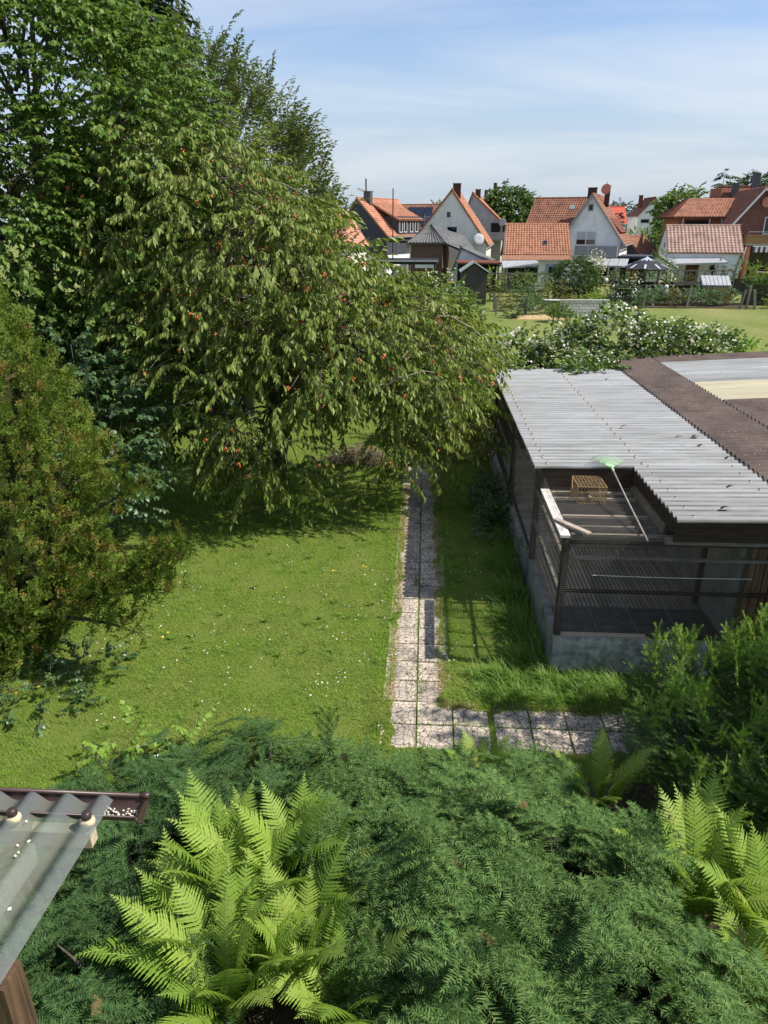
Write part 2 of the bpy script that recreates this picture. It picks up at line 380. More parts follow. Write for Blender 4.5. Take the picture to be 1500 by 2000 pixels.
def mk_fibre():
    t = NT('brown_fibre_cement'); c = t.ramp(t.noise(1.6, 6, .65), [(.3, (.075, .055, .047)), (.7, (.155, .115, .097))])
    sp = t.mrange(t.noise(34, 3, .75), .655, .70, 0, .9); c = t.mix(sp, c, (.58, .55, .50))
    sp2 = t.mrange(t.noise(5, 7, .75), .58, .75, 0, .6); c = t.mix(sp2, c, (.22, .18, .15))
    return t.done(t.pbsdf(c, .85, .2, bump=t.noise(60, 4), bstr=.3, bdist=.004))
M['fibre'] = mk_fibre()
M['gutter'] = surf('brown_plastic_gutter', (.042, .024, .02), (.065, .037, .03), 5, .38, .5, dirt=(.13, .10, .08), dirt_scale=6, dirt_amt=.35)
M['screwcap'] = surf('brown_screw_cap', (.04, .024, .018), None, rough=.45, spec=.5)
M['washer'] = surf('yellowed_foam_washer', (.42, .32, .20), (.62, .50, .34), 30, .8, .2)
M['postwood'] = wood('stained_brown_post', (.04, .026, .017), (.15, .09, .052), 4, 'Z', rough=.5, spec=.35)
M['greenplastic'] = surf('pale_green_plastic', (.36, .56, .30), (.42, .62, .36), 8, .4, .4)
M['handle'] = wood('grey_wooden_handle', (.22, .19, .155), (.40, .35, .29), 6, 'Y', objvar=0)
M['deadleaf'] = surf('dead_brown_leaf', (.045, .025, .014), (.11, .06, .035), 20, .8, .15)
M['debris'] = surf('pale_dry_blossom_debris', (.55, .5, .4), (.8, .77, .68), 30, .9, .1)

# foliage
M['grass'] = leafmat('grass_blades', [(.17, .34, .03), (.235, .41, .042), (.20, .375, .036), (.285, .43, .065), (.39, .42, .125)], .42, .55, .15, patch=(.38, .36, .13), pscale=.85, plo=.43, phi=.60, pamt=.5, pdetail=6, patch2=(.115, .235, .03))
M['tallgrass'] = leafmat('tall_grass_blades', [(.13, .26, .035), (.18, .31, .05), (.26, .38, .10)], .42, .45, .3)
M['drygrass'] = leafmat('dry_straw_grass', [(.42, .31, .16), (.55, .42, .24), (.34, .24, .12)], .2, .7, .15)
M['weed'] = leafmat('weed_leaves', [(.09, .17, .03), (.14, .24, .04), (.19, .30, .05)], .35)
M['lime'] = leafmat('lime_bramble_leaves', [(.20, .33, .05), (.26, .40, .07)], .4)
M['ivy'] = leafmat('ivy_leaves', [(.035, .08, .025), (.06, .12, .035), (.10, .18, .04)], .2, .35, .45)
M['petal'] = leafmat('white_petals', [(.72, .70, .62), (.82, .80, .76), (.66, .58, .52)], .25, .6, .2)
M['yellowpetal'] = leafmat('yellow_petals', [(.75, .52, .02), (.8, .6, .05)], .2, .6, .2)
M['cherryleaf'] = leafmat('cherry_leaves', [(.11, .17, .03), (.17, .24, .042), (.225, .285, .06), (.29, .31, .10)], .33, .42, .25)
M['bigleaf'] = leafmat('broad_dark_leaves', [(.06, .12, .02), (.09, .165, .027), (.125, .21, .036), (.17, .26, .055)], .32, .42, .25)
M['shrubleaf'] = leafmat('bluish_round_leaves', [(.06, .12, .05), (.09, .16, .065), (.075, .14, .05)], .22, .4, .4)
M['willowleaf'] = leafmat('small_grey_green_leaves', [(.11, .16, .05), (.155, .205, .065), (.20, .245, .085)], .3)
M['bark'] = surf('grey_brown_bark', (.05, .042, .034), (.15, .13, .11), 9, .9, .15, bscale=24, bstr=.6, bdist=.02)
M['twig'] = surf('pinkish_grey_twig', (.19, .155, .125), (.30, .25, .21), 12, .8, .2)
M['redtwig'] = surf('reddish_leaf_stalk', (.24, .14, .08), (.33, .20, .11), 12, .7, .2)
M['needle'] = leafmat('blue_green_needles', [(.045, .10, .028), (.075, .15, .04), (.115, .198, .054), (.165, .25, .078)], .22, .65, .07)
M['needledark'] = leafmat('deep_green_needles', [(.04, .088, .028), (.064, .128, .04), (.09, .165, .054)], .22, .65, .07)
M['deadneedle'] = leafmat('dead_orange_needles', [(.24, .17, .07), (.20, .13, .06), (.18, .16, .06)], .15, .7, .1)
M['yewshade'] = leafmat('shaded_yew_needles', [(.05, .11, .024), (.075, .15, .03), (.10, .19, .036)], .22, .5, .2)  # inner yew sprays: their shade is put into a darker colour
M['yewneedle'] = leafmat('sunlit_yew_needles', [(.14, .27, .035), (.20, .34, .05), (.26, .41, .07), (.11, .22, .03)], .34, .5, .2)  # outer yew tips: sunlight is put into a brighter colour
M['cypress'] = leafmat('olive_green_needles', [(.095, .17, .022), (.14, .23, .03), (.18, .27, .042), (.165, .175, .042)], .32, .6, .1, patch=(.36, .21, .07), pscale=3.6, plo=.52, phi=.66, pamt=.8, pdetail=6)
M['fern'] = leafmat('bright_fern_green', [(.14, .25, .035), (.20, .32, .045), (.25, .37, .055), (.30, .41, .075), (.36, .43, .11)], .36, .5, .2, iw=.25)
M['fernstem'] = surf('yellow_green_fern_rib', (.30, .36, .09), None, rough=.6)
M['needlestem'] = surf('yellow_green_young_stem', (.16, .19, .06), (.24, .20, .08), 12, .7, .2)
M['fruit'] = leafmat('orange_red_cherries', [(.62, .20, .05), (.52, .08, .03), (.66, .30, .08)], .05, .25, .5)
M['bramble'] = leafmat('bramble_leaves', [(.075, .14, .03), (.12, .20, .04), (.17, .26, .06)], .3)
M['cane'] = surf('brush_cane', (.16, .12, .08), (.34, .27, .19), 14, .85, .15)

# ------------------------------------------------------------------ ground
def sheet(name, x0, x1, y0, y1, z, mat, kind='structure'):
    return MB().face((x0, y0, z), (x1, y0, z), (x1, y1, z), (x0, y1, z)).build(name, mat, kind=kind)
sheet('ground', -1600, 1600, -60, 2600, 0.0, M['meadow'])
sheet('lawn', -26, 14, -3, 36.5, 0.004, M['lawn'])
sheet('bed_soil', -3.5, 5.2, -2.5, 7.0, 0.009, M['soil'])

# ------------------------------------------------------------------ slab path
path = thing('garden_path', 'T-shaped garden path of square weathered concrete slabs with mossy joints', 'path', (0, 7.43, 0)); path['kind'] = 'structure'
b = MB(); h = .243; b.hexa([(-h, -h, 0), (h, -h, 0), (h, h, 0), (-h, h, 0), (-h + .006, -h + .006, .05), (h - .006, -h + .006, .05), (h - .006, h - .006, .05), (-h + .006, h - .006, .05)])
slab_me = b.mesh('slab', M['slab'])
rs = random.Random(3)
def slab(x, y):
    o = new_obj('slab', slab_me, path); o.location = (x, y - 7.43, -.026 + rs.uniform(-.006, .006))
    o.rotation_euler = (rs.uniform(-.008, .008), rs.uniform(-.008, .008), rs.choice((0, pi / 2, pi, -pi / 2)) + rs.uniform(-.012, .012))
for k in range(25):
    for s in (-1, 1): slab(s * .25, 7.68 + .5 * k)
for k in range(8):
    x = .75 + .5 * k + (.06 if k > 0 else 0)
    for y in (7.68, 8.18): slab(x, y)

def turf_edge(pts_in, pts_out, name='turf_margin'):
    m = MB(); k = len(pts_in); m.v = [(x, y, .028) for x, y in pts_in] + [(x, y, .0045) for x, y in pts_out] + [(x, y, .0) for x, y in pts_in]
    m.f = [(i, i + 1, k + i + 1, k + i) for i in range(k - 1)] + [(2 * k + i, 2 * k + i + 1, i + 1, i) for i in range(k - 1)]; return m.build(name, M['lawn'], kind='structure')
wig = lambda t, s: .035 * sin(t * 4.1 + s) + .025 * sin(t * 9.7 + 2 * s) + .02 * sin(t * 21 + s)
ys = np.arange(7.2, 20.2, .06)
turf_edge([(-.355 + wig(y, 1), y) for y in ys], [(-.75, y) for y in ys]); ys2 = np.arange(8.30, 20.2, .06)
turf_edge([(.325 + wig(y, 2.5), y) for y in ys2], [(.75, y) for y in ys2])
xs = np.arange(.34, 4.6, .06); turf_edge([(x, 8.29 + wig(x, .4)) for x in xs], [(x, 8.62) for x in xs]); turf_edge([(x, 7.46 + wig(x, 3.3)) for x in np.arange(-.5, 4.6, .06)], [(x, 7.2) for x in np.arange(-.5, 4.6, .06)])
# ------------------------------------------------------------------ lawn grass, dry edges, tall grass, small flowers
def onpath(x, y, m=0.0):
    wl = .035 * np.sin(y * 4.1 + 1) + .025 * np.sin(y * 9.7 + 2); wr = .035 * np.sin(y * 4.1 + 2.5) + .025 * np.sin(y * 9.7 + 5)
    a = (x > -.355 + wl + m) & (x < .325 + wr - m) & (y > 7.5)
    c = (x > -.3 + m) & (x < 4.4) & (y > 7.43 + m) & (y < 8.31 - m)
    return (a & (y < 19.5)) | c
def grass(name, n, x0, x1, y0, y1, h0, h1, w, mats, keep=None, tmpl=L_BLADE, lean=.55, ypow=1.0, z=0.004):
    x = RNG.uniform(x0, x1, n); y = y0 + (y1 - y0) * RNG.uniform(0, 1, n) ** ypow
    if keep is not None: k = keep(x, y); x, y = x[k], y[k]
    n = len(x); az = RNG.uniform(0, 2 * pi, n); le = np.abs(RNG.normal(0, lean, n))
    A = np.stack([np.cos(az) * np.sin(le), np.sin(az) * np.sin(le), np.cos(le)], 1)
    U = np.stack([np.cos(az), np.sin(az), np.zeros(n) - .2], 1)
    L = RNG.uniform(h0, h1, n)
    zz = np.where((np.abs(x) < .7) & (y > 7.2) | ((y > 7.2) & (y < 8.6) & (x > 0) & (x < 4.5)), max(z, .026), z)
    f = Fol().put(tmpl, np.stack([x, y, zz], 1), A, U, w * RNG.uniform(.7, 1.3, n), L, L)
    o = new_obj(name, f.mesh(name, mats)); o['kind'] = 'stuff'; return o
def lawn_keep(x, y):
    thin = np.sin(x * 1.9 + 1.3 * np.sin(y * 1.1)) * np.sin(y * 2.3 + np.sin(x * 2.7)) + .5 * np.sin(x * 5.2 - y * 3.1) * np.sin(y * 4.4 + x)
    return (RNG.uniform(0, 1, len(x)) > np.clip((thin - .35) * 1.6, 0, .75)) & lawn_keep0(x, y)
def lawn_keep0(x, y):
    j = RNG.normal(0, .045, len(x))
    return ~onpath(x + j, y + j, 0) & ~((x > 2.05) & (y > 9.3)) & (x > -9.5 - (y - 8) * .2) & ((y > 7.0) | (x < -3.2))
grass('lawn_grass', 360000, -11, 4.2, 5.6, 16.5, .035, .085, .007, [M['grass']], lawn_keep, ypow=1.25, tmpl=L_TRI)
grass('margin_grass', 26000, -.62, .62, 7.2, 17, .03, .075, .007, [M['grass']], lambda x, y: ~onpath(x, y) & (np.abs(x) > .25), lean=.75)
grass('margin_grass', 9000, .3, 3.6, 8.2, 8.65, .03, .08, .007, [M['grass']], lambda x, y: ~onpath(x, y), lean=.75)
grass('shaded_lawn_grass', 90000, -12, 2.1, 16.0, 34, .05, .11, .013, [M['grass']], lambda x, y: ~onpath(x, y), ypow=1.4, tmpl=L_TRI)
def edge_keep(x, y):
    e = np.minimum(np.abs(x + .38), np.abs(x - .36)); w = (np.sin(y * 5.1) + np.sin(y * 2.3 + x) > -.7)
    return (e < np.abs(RNG.normal(0, .055, len(x)))) & w & (y > 8.35) & (y < 17.5)
grass('dry_edge_grass', 60000, -.6, .6, 8.3, 17.5, .03, .07, .006, [M['drygrass']], edge_keep, lean=1.0, z=.028)
def edge2(x, y): return (np.abs(y - 8.37) < np.abs(RNG.normal(0, .05, len(x)))) & (np.sin(x * 4) > -.4) & (x > .35)
grass('dry_edge_grass', 9000, .3, 3.0, 8.2, 8.55, .03, .07, .006, [M['drygrass']], edge2, lean=1.0, z=.02)
def joint_keep(x, y):
    jy = np.abs(((y - 7.43) % .5 + .25) % .5 - .25); c = np.abs(x - .0) < .02
    n1 = RNG.uniform(0, 1, len(x))
    cl = np.exp(-((y - 8.9) / .5) ** 2) * (np.abs(x) < .16) * .35 + np.exp(-((y - 12.1) / .16) ** 2) * (np.abs(x + .02) < .1)
    ver = (np.abs(x - 1.03) < .05) & (y < 8.4) & (y > 7.4)
    cross = (np.abs(y - 7.93) < .02) & (x > .3)
    vx = (np.abs(((x - .5) % .56)) < .02) & (x > .4) & (y < 8.4)
    return ((c & (y > 7.5) & (n1 < .55)) | ((jy < .012) & (n1 < .25) & (np.abs(x) < .45)) | (n1 < cl) | (ver & (n1 < .9)) | (cross & (n1 < .8)) | (vx & (n1 < .4)))
grass('joint_weeds', 90000, -.45, 2.8, 7.4, 16.5, .02, .06, .008, [M['weed']], joint_keep, lean=.9, z=.02)

def clump(cx, cy, n, r, h0, h1, w=.009):
    x = RNG.normal(cx, r, n); y = RNG.normal(cy, r, n); return x, y, RNG.uniform(h0, h1, n), np.full(n, w)
cl = []
for i in range(64):
    q = RNG.uniform(.10, .40); cl.append(clump(.75 + 2.3 * RNG.uniform(0, 1) ** .8 + RNG.normal(0, .12), 8.95 - .45 * RNG.uniform(-.5, 1), int(40 + 170 * q), RNG.uniform(.04, .14), q * .35, q, .008))
for i in range(44):
    y = RNG.uniform(9.4, 13.2); cl.append(clump(1.82 + RNG.normal(0, .16), y, 90, .10, .18, .48))
for i in range(26):
    y = RNG.uniform(12.5, 18.5); cl.append(clump(1.75 + RNG.normal(0, .16), y, 60, .12, .15, .38))
for i in range(12): cl.append(clump(RNG.uniform(-.6, 2.2), RNG.uniform(7.05, 7.4), 90, .10, .08, .25))
for i in range(330):
    cx = RNG.uniform(-6.2, 1.6); cy_ = RNG.uniform(7.2, 15.5)
    if abs(cx) > .5: cl.append(clump(cx, cy_, int(RNG.uniform(8, 28)), RNG.uniform(.03, .10), .07, RNG.uniform(.09, .16), .007))
x, y, hh, ww = (np.concatenate(q) for q in zip(*cl)); k = ~((x > 2.02) & (y > 9.3)) & ~((np.abs(x) < .5) & (y > 7.3)); x, y, hh, ww = x[k], y[k], hh[k], ww[k]
n = len(x); az = RNG.normal(pi * 1.05, 1.1, n); le = np.abs(RNG.normal(.5, .38, n))
A = np.stack([np.cos(az) * np.sin(le), np.sin(az) * np.sin(le), np.cos(le)], 1); U = -np.stack([np.cos(az), np.sin(az), np.zeros(n)], 1)
f = Fol().put(L_LONG, np.stack([x, y, np.zeros(n)], 1), A, U, ww, hh, -hh * 1.0)
o = new_obj('tall_grass', f.mesh('tall_grass', [M['tallgrass']])); o['kind'] = 'stuff'

def dots(name, centres, per, spread, size, mat, z0, z1, ykeep=None):
    P = []
    for cx, cy in centres:
        for _ in range(per): P.append((random.gauss(cx, spread), random.gauss(cy, spread), random.uniform(z0, z1)))
    P = np.array(P); n = len(P); U = unit(RNG.normal(0, .35, (n, 3)) + Z3)
    f = Fol().put(L_PETAL, P, np.cross(U, rdir(n)), U, size, size * RNG.uniform(.7, 1.1, n), size)
    o = new_obj(name, f.mesh(name, [mat])); o['kind'] = 'stuff'; return o
random.seed(21)
dc = [(random.uniform(-5.2, -.5), random.uniform(7.6, 12.6)) for _ in range(30)] + [(random.uniform(.5, 1.5), random.uniform(8.9, 14.5)) for _ in range(8)]
dots('daisies', dc, 4, .12, .022, M['petal'], .06, .09)
dots('daisies', [(random.uniform(-5.5, 1.4), random.uniform(7.6, 15)) for _ in range(150)], 1, .0, .02, M['petal'], .06, .09)
dots('yellow_hawkweed', [(-2.6, 11.5), (-1.1, 12.6), (-1.3, 13.0), (-4.1, 9.9), (-5.7, 8.4), (-2.0, 14.2), (-1.7, 12.4)], 2, .07, .032, M['yellowpetal'], .07, .1)
# broad rosettes of weeds in the turf
rp = np.array([(random.uniform(-5.5, 1.5), random.uniform(7.5, 14.5)) for _ in range(70)]); rp = rp[~onpath(rp[:, 0], rp[:, 1], -.1)]
P = np.repeat(rp, 8, 0); n = len(P); az = RNG.uniform(0, 2 * pi, n); A = np.stack([np.cos(az), np.sin(az), RNG.uniform(.15, .8, n)], 1)
f = Fol().put(L_SMALL, np.c_[P, np.full(n, .02)], A, np.tile(Z3, (n, 1)), .035, RNG.uniform(.06, .13, n), .1)
o = new_obj('lawn_weeds', f.mesh('lawn_weeds', [M['weed']])); o['kind'] = 'stuff'

# ------------------------------------------------------------------ aviary
AX, AY = 2.05, 9.34
av = thing('aviary', 'low wire-mesh aviary on grey concrete walls under a corrugated plastic and brown roof', 'aviary', (AX, AY, 0))
def part(mb, name, mat, parent=None, smooth=False, kind=None): return mb.build(name, mat, parent if parent else av, smooth, True, kind)
part(MB().box(2.05, 7.4, 9.34, 9.47, 0, .605), 'front_wall', M['concrete_front'])
for y0, y1, top, dx in ((9.475, 12.12, .61, 0), (12.16, 15.28, .56, -.05), (15.32, 19.4, .52, -.09)):
    q = MB(); q.hexa([(2.03 + dx, y0, 0), (2.14 + dx, y0, 0), (2.14 + dx, y1, 0), (2.03 + dx, y1, 0), (2.03 + dx, y0, top), (2.14 + dx, y0, top), (2.14 + dx, y1, top - .05), (2.03 + dx, y1, top - .05)])
    part(q, 'side_wall_panel', M['concrete'])
part(MB().box(2.06, 3.42, 9.36, 9.46, .606, .63), 'sill_batten', M['palewood'])
part(MB().box(3.43, 5.0, 9.36, 9.46, .606, .626), 'sill_batten', M['darkwood'])
for (x, y, z0, z1) in ((2.09, 9.40, .63, 2.24), (2.09, 12.14, .4, 2.52), (2.04, 15.3, .3, 2.52), (2.04, 19.3, 0, 2.5), (3.52, 9.44, 2.2, 2.5)):
    part(MB().box(x - .05, x + .05, y - .05, y + .05, z0, z1), 'post', M['darkwoodz'])
for z, m, hgt in ((2.285, 'greywood', .04), (2.165, 'darkwood', .05), (1.93, 'greywood', .045), (1.385, 'darkwood', .05)):
    part(MB().box(2.145, 7.2, 9.345, 9.39, z - hgt / 2, z + hgt / 2), 'rail', M[m])
for z in (1.37, 1.95):
    for y0, y1 in ((9.46, 12.085), (12.195, 15.245), (15.355, 19.24)): part(MB().box(2.04, 2.08, y0, y1, z - .02, z + .02), 'side_rail', M['greywoody'])
for y in (9.72, 10.13, 10.88, 11.16): part(MB().box(2.15, 3.45, y - .02, y + .02, 2.235, 2.275), 'batten', M['palewood' if y > 10 else 'greywood'])
part(MB().box(3.46, 3.54, 9.5, 11.22, 2.26, 2.36), 'rafter', M['greywoody'])
part(MB().box(1.98, 2.12, 9.30, 11.2, 2.262, 2.30), 'edge_board', M['whiteboard'])
part(MB().bar((2.07, 12.2, 2.5), (2.07, 11.25, 2.25), .05, .08), 'brace', M['greywoody'])
part(MB().box(1.97, 3.50, 11.24, 11.28, 2.33, 2.62), 'fascia', M['darkwood'])
part(MB().box(3.48, 7.4, 9.10, 9.14, 2.33, 2.60), 'fascia', M['darkwood'])
part(MB().box(3.40, 7.4, 9.145, 9.25, 2.26, 2.34), 'lintel', M['greywood'])
part(MB().box(3.455, 3.475, 9.15, 11.2, 2.45, 2.62), 'fascia', M['darkwood'])
for x in (2.0, 3.62, 5.2): part(MB().box(x, x + .06, 11.3, 19.4, 2.54, 2.62), 'purlin', M['greywoody'])
part(MB().box(2.05, 12, 19.4, 19.5, 0, 2.6), 'back_wall', M['darkwood'])
# floor: dark wire-covered trays in front, slats behind, planks at the back
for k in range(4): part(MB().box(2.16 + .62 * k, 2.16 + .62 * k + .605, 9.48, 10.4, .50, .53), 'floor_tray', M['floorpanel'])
for k in range(5): part(MB().box(2.16 + .62 * k - .012, 2.16 + .62 * k + .0, 9.48, 10.4, .50, .545), 'tray_edge', M['wire'])
sl = MB().box(-.022, .022, 0, 2.3, 0, .03).mesh('floor_slat', M['slat'])
for k in range(36):
    o = new_obj('floor_slat', sl, av); o.location = (.13 + .07 * k, 10.45 - AY, .50)
pk = MB().box(0, 2.5, 0, .145, 0, .03).mesh('floor_plank', M['plank'])
for k in range(42):
    o = new_obj('floor_plank', pk, av); o.location = (.11, 12.8 - AY + .155 * k, .50 + random.uniform(0, .012))
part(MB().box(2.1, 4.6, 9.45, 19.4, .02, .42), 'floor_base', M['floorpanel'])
part(MB().box(4.62, 4.68, 9.5, 19.4, .42, 2.5), 'partition', M['partition'])
part(MB().box(4.55, 4.62, 10.62, 10.70, .53, 2.5), 'inner_post', M['darkwoodz'])
for (x0, x1) in ((4.72, 4.80), (4.81, 4.93), (4.95, 5.03)): part(MB().box(x0, x1, 9.40, 9.46, .62, 2.26), 'door_jamb', M['doorwood'])
part(MB().box(4.72, 4.86, 9.36, 9.7, .61, .64), 'threshold', M['palewood'])
dr = part(MB().box(5.05, 5.85, 9.41, 9.45, .64, 2.25), 'door', M['doorwood'])
for q in (MB().box(5.05, 5.85, 9.385, 9.408, .64, .74), MB().box(5.05, 5.85, 9.385, 9.408, .98, 1.05), MB().box(5.05, 5.15, 9.385, 9.408, 1.055, 2.25)): q.build('door_rail', M['doorwood'], dr, world=True)
part(MB().box(5.88, 7.3, 9.42, 9.46, .62, 2.26), 'board_wall', M['darkwoodz'])
part(MB().tube([(2.5 + .25 * i, 9.335, 1.665 - .012 * sin(i / 9 * pi)) for i in range(10)], .005, .005, 4), 'string', M['debris'])
def wires(ax, u0, u1, v0, v1, pu, pv, r=.0013):
    f = MB(); P = {'xz': lambda u, v: (u, 9.337, v), 'yz': lambda u, v: (2.028, u, v), 'xy': lambda u, v: (u, v, 2.28), 'fl': lambda u, v: (u, v, .558)}[ax]
    for k in range(int((u1 - u0) / pu) + 1): f.tube([P(u0 + k * pu, v0), P(u0 + k * pu, v1)], r, r, 3, False)
    for k in range(int((v1 - v0) / pv) + 1): f.tube([P(u0, v0 + k * pv), P(u1, v0 + k * pv)], r, r, 3, False)
    return f
part(wires('xz', 2.06, 4.72, .62, 2.28, .034, .034, .0014), 'wire_mesh', M['wire'])
part(wires('yz', 9.36, 19.3, .60, 2.5, .04, .04, .0009), 'wire_mesh', M['wire'])
part(wires('xy', 2.10, 3.46, 9.36, 11.22, .03, .03, .0011), 'wire_mesh', M['wire'])
part(wires('fl', 2.16, 4.6, 9.48, 11.9, .036, .036, .0018), 'floor_mesh', M['wire'])

def corr(x0, x1, y0, y1, zf, mat, name, pitch=.177, amp=.029, thick=.004, per=8, ph=0.0, along='x', parent=None):
    """sheet whose corrugations run along x (or y)"""
    n = max(8, int(round((y1 - y0) / pitch * per))); V = []; T = []
    xs = np.linspace(x0, x1, 5)
    for lay in (0, 1):
        for i in range(n + 1):
            y = y0 + (y1 - y0) * i / n; w = amp * sin(2 * pi * (y - ph) / pitch)
            for x in xs: V.append((x, y, zf(x) + w - lay * thick))
    m = len(xs); N = (n + 1) * m
    for i in range(n):
        for j in range(m - 1):
            a = i * m + j; T += [(a, a + 1, a + m + 1), (a, a + m + 1, a + m), (N + a, N + a + m + 1, N + a + 1), (N + a, N + a + m, N + a + m + 1)]
    for i in range(n):
        for j in (0, m - 1):
            a = i * m + j; T += [(a, a + m, N + a + m), (a, N + a + m, N + a)]
    for j in range(m - 1):
        for i in (0, n):
            a = i * m + j; T += [(a, N + a, N + a + 1), (a, N + a + 1, a + 1)]
    V = np.array(V)
    if along == 'y': V = V[:, [1, 0, 2]]
    pr = parent if parent is not None else av
    me = np_mesh(name, V - np.array(root_loc(pr)), np.array(T), [mat], None, True)
    me.set_sharp_from_angle(angle=radians(40)) if hasattr(me, 'set_sharp_from_angle') else None
    return new_obj(name, me, pr)
zt = lambda x: 2.655 + .018 * (x - 1.87)
k = 0; y = 11.23
while y < 19.4:
    y1 = min(y + .885 + .10, 19.55)
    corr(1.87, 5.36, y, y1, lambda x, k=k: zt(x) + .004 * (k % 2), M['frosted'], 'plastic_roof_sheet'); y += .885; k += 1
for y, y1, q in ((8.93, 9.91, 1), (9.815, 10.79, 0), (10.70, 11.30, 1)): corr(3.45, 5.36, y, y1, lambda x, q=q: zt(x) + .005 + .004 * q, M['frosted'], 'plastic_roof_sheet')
zb = lambda x: 2.75 + .055 * (x - 5.28)
k = 0; y = 8.4
while y < 20.6:
    y1 = y + .885 + .08
    corr(5.26, 6.62, y, y1, lambda x, k=k: zb(x) + .005 * (k % 2), M['fibre'], 'brown_roof_sheet', amp=.032, thick=.008)
    up = lambda x, k=k: zb(x) + .018 + .005 * (k % 2)
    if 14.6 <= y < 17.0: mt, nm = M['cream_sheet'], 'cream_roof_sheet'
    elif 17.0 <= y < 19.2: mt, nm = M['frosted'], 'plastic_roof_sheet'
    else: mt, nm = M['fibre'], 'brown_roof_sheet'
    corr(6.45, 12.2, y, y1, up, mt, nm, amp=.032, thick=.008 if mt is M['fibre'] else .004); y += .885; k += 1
for yy in (8.6,): part(MB().box(7.3, 7.42, yy, yy + .12, 0, 2.72), 'post', M['darkwoodz'])
# nail caps with pale washers along the purlins
def caps(cols, y0, y1, step, zf, name):
    cap = MB(); wsh = MB()
    for x in cols:
        y = y0
        while y < y1:
            p = (x + random.uniform(-.015, .015), y, zf(x) + .029)
            wsh.lathe(p, [(.028, -.012), (.026, .006), (.012, .012)], 8); cap.lathe(p, [(.012, .010), (.012, .022), (.004, .027)], 6); y += step
    o = part(wsh, name + '_washers', M['washer'], kind='stuff'); part(cap, name + '_heads', M['iron'], kind='stuff')
cw = lambda y: math.ceil((y - .04425) / .177) * .177 + .04425
caps((2.06, 3.62), cw(11.3), 19.4, .354, zt, 'roof_nail'); caps((3.66, 5.0), cw(9.0), 11.2, .354, zt, 'roof_nail')

# things lying on / leaning against the aviary
o = MB().bar((0, 0, 0), (.36, -.62, .05), .085, .022).build('wooden_board', M['pinkboard']); o.location = (2.0, 9.86, 2.318)
setp(o, 'short pinkish board lying askew across the white edge board of the aviary', 'board')
rk = thing('leaf_rake', 'pale green fan leaf rake with wooden handle lying on the roof edge', 'rake', (3.14, 9.12, 2.31))
RH = Vector((3.06, 11.02, 2.725)); RT = Vector((3.14, 9.12, 2.315))
part(MB().tube([RT, RT.lerp(RH, .5) + Vector((0, 0, -.012)), RH], .015, .013, 8), 'handle', M['handle'], rk, True)
part(MB().tube([RH - (RH - RT).normalized() * .06, RH + (RH - RT).normalized() * .07], .021, .024, 8), 'socket', M['greenplastic'], rk, True)
d = (RH - RT).normalized(); sd = Vector((1, .04, 0)).normalized(); up = sd.cross(d)
for k in range(19):
    a = radians(-50 + 100 * k / 18); e = RH + (d * cos(a) * .56 + sd * sin(a) * .40) * .93
    e.z = max(e.z, zt(e.x) + .055 + .02 * cos(a)); m_ = RH.lerp(e, .5) + up * .01
    part(MB().tube([RH + d * .04, m_, RH.lerp(e, .9), e + Vector((0, .01, -.045))], .0055, .004, 4), 'tine', M['greenplastic'], rk)
for rr in (.55, .3):
    pts = []
    for k in range(13):
        a = radians(-50 + 100 * k / 12); e = RH + (d * cos(a) * .56 + sd * sin(a) * .40) * .93; e.z = max(e.z, zt(e.x) + .055 + .02 * cos(a)); pts.append(RH.lerp(e, rr) + up * .012)
    part(MB().tube(pts, .006, .006, 4), 'spreader', M['greenplastic'], rk)
cg = thing('cage_trap', 'rusty wire box trap standing on the mesh ceiling', 'cage', (2.46, 10.6, 2.285))
cx0, cx1, cy0, cy1, cz0, cz1 = 2.46, 2.90, 10.60, 11.12, 2.29, 2.56
def cagewires(pts_pairs, r): 
    q = MB()
    for a_, b_ in pts_pairs: q.tube([a_, b_], r, r, 4)
    return q
C8 = [(x, y, z) for z in (cz0, cz1) for x, y in ((cx0, cy0), (cx1, cy0), (cx1, cy1), (cx0, cy1))]
part(cagewires([(C8[i], C8[j]) for i, j in ((0, 1), (1, 2), (2, 3), (3, 0), (4, 5), (5, 6), (6, 7), (7, 4), (0, 4), (1, 5), (2, 6), (3, 7))], .007), 'frame', M['rustwire'], cg)
pr_ = []
for k in range(1, 8):
    x = cx0 + (cx1 - cx0) * k / 8; pr_ += [((x, cy0, cz0), (x, cy0, cz1)), ((x, cy0, cz1), (x, cy1, cz1)), ((x, cy1, cz0), (x, cy1, cz1)), ((x, cy0, cz0), (x, cy1, cz0))]
part(cagewires(pr_, .0038), 'bars', M['rustwire'], cg)
pr_ = []
for k in range(1, 10):
    y = cy0 + (cy1 - cy0) * k / 10; pr_ += [((cx0, y, cz1), (cx1, y, cz1)), ((cx1, y, cz0), (cx1, y, cz1)), ((cx0, y, cz0), (cx0, y, cz1))]
for z in (cz0 + .09, cz0 + .18): pr_ += [((cx0, cy0, z), (cx1, cy0, z)), ((cx1, cy0, z), (cx1, cy1, z)), ((cx0, cy1, z), (cx1, cy1, z))]
part(cagewires(pr_, .0038), 'cross_bars', M['rustwire'], cg)
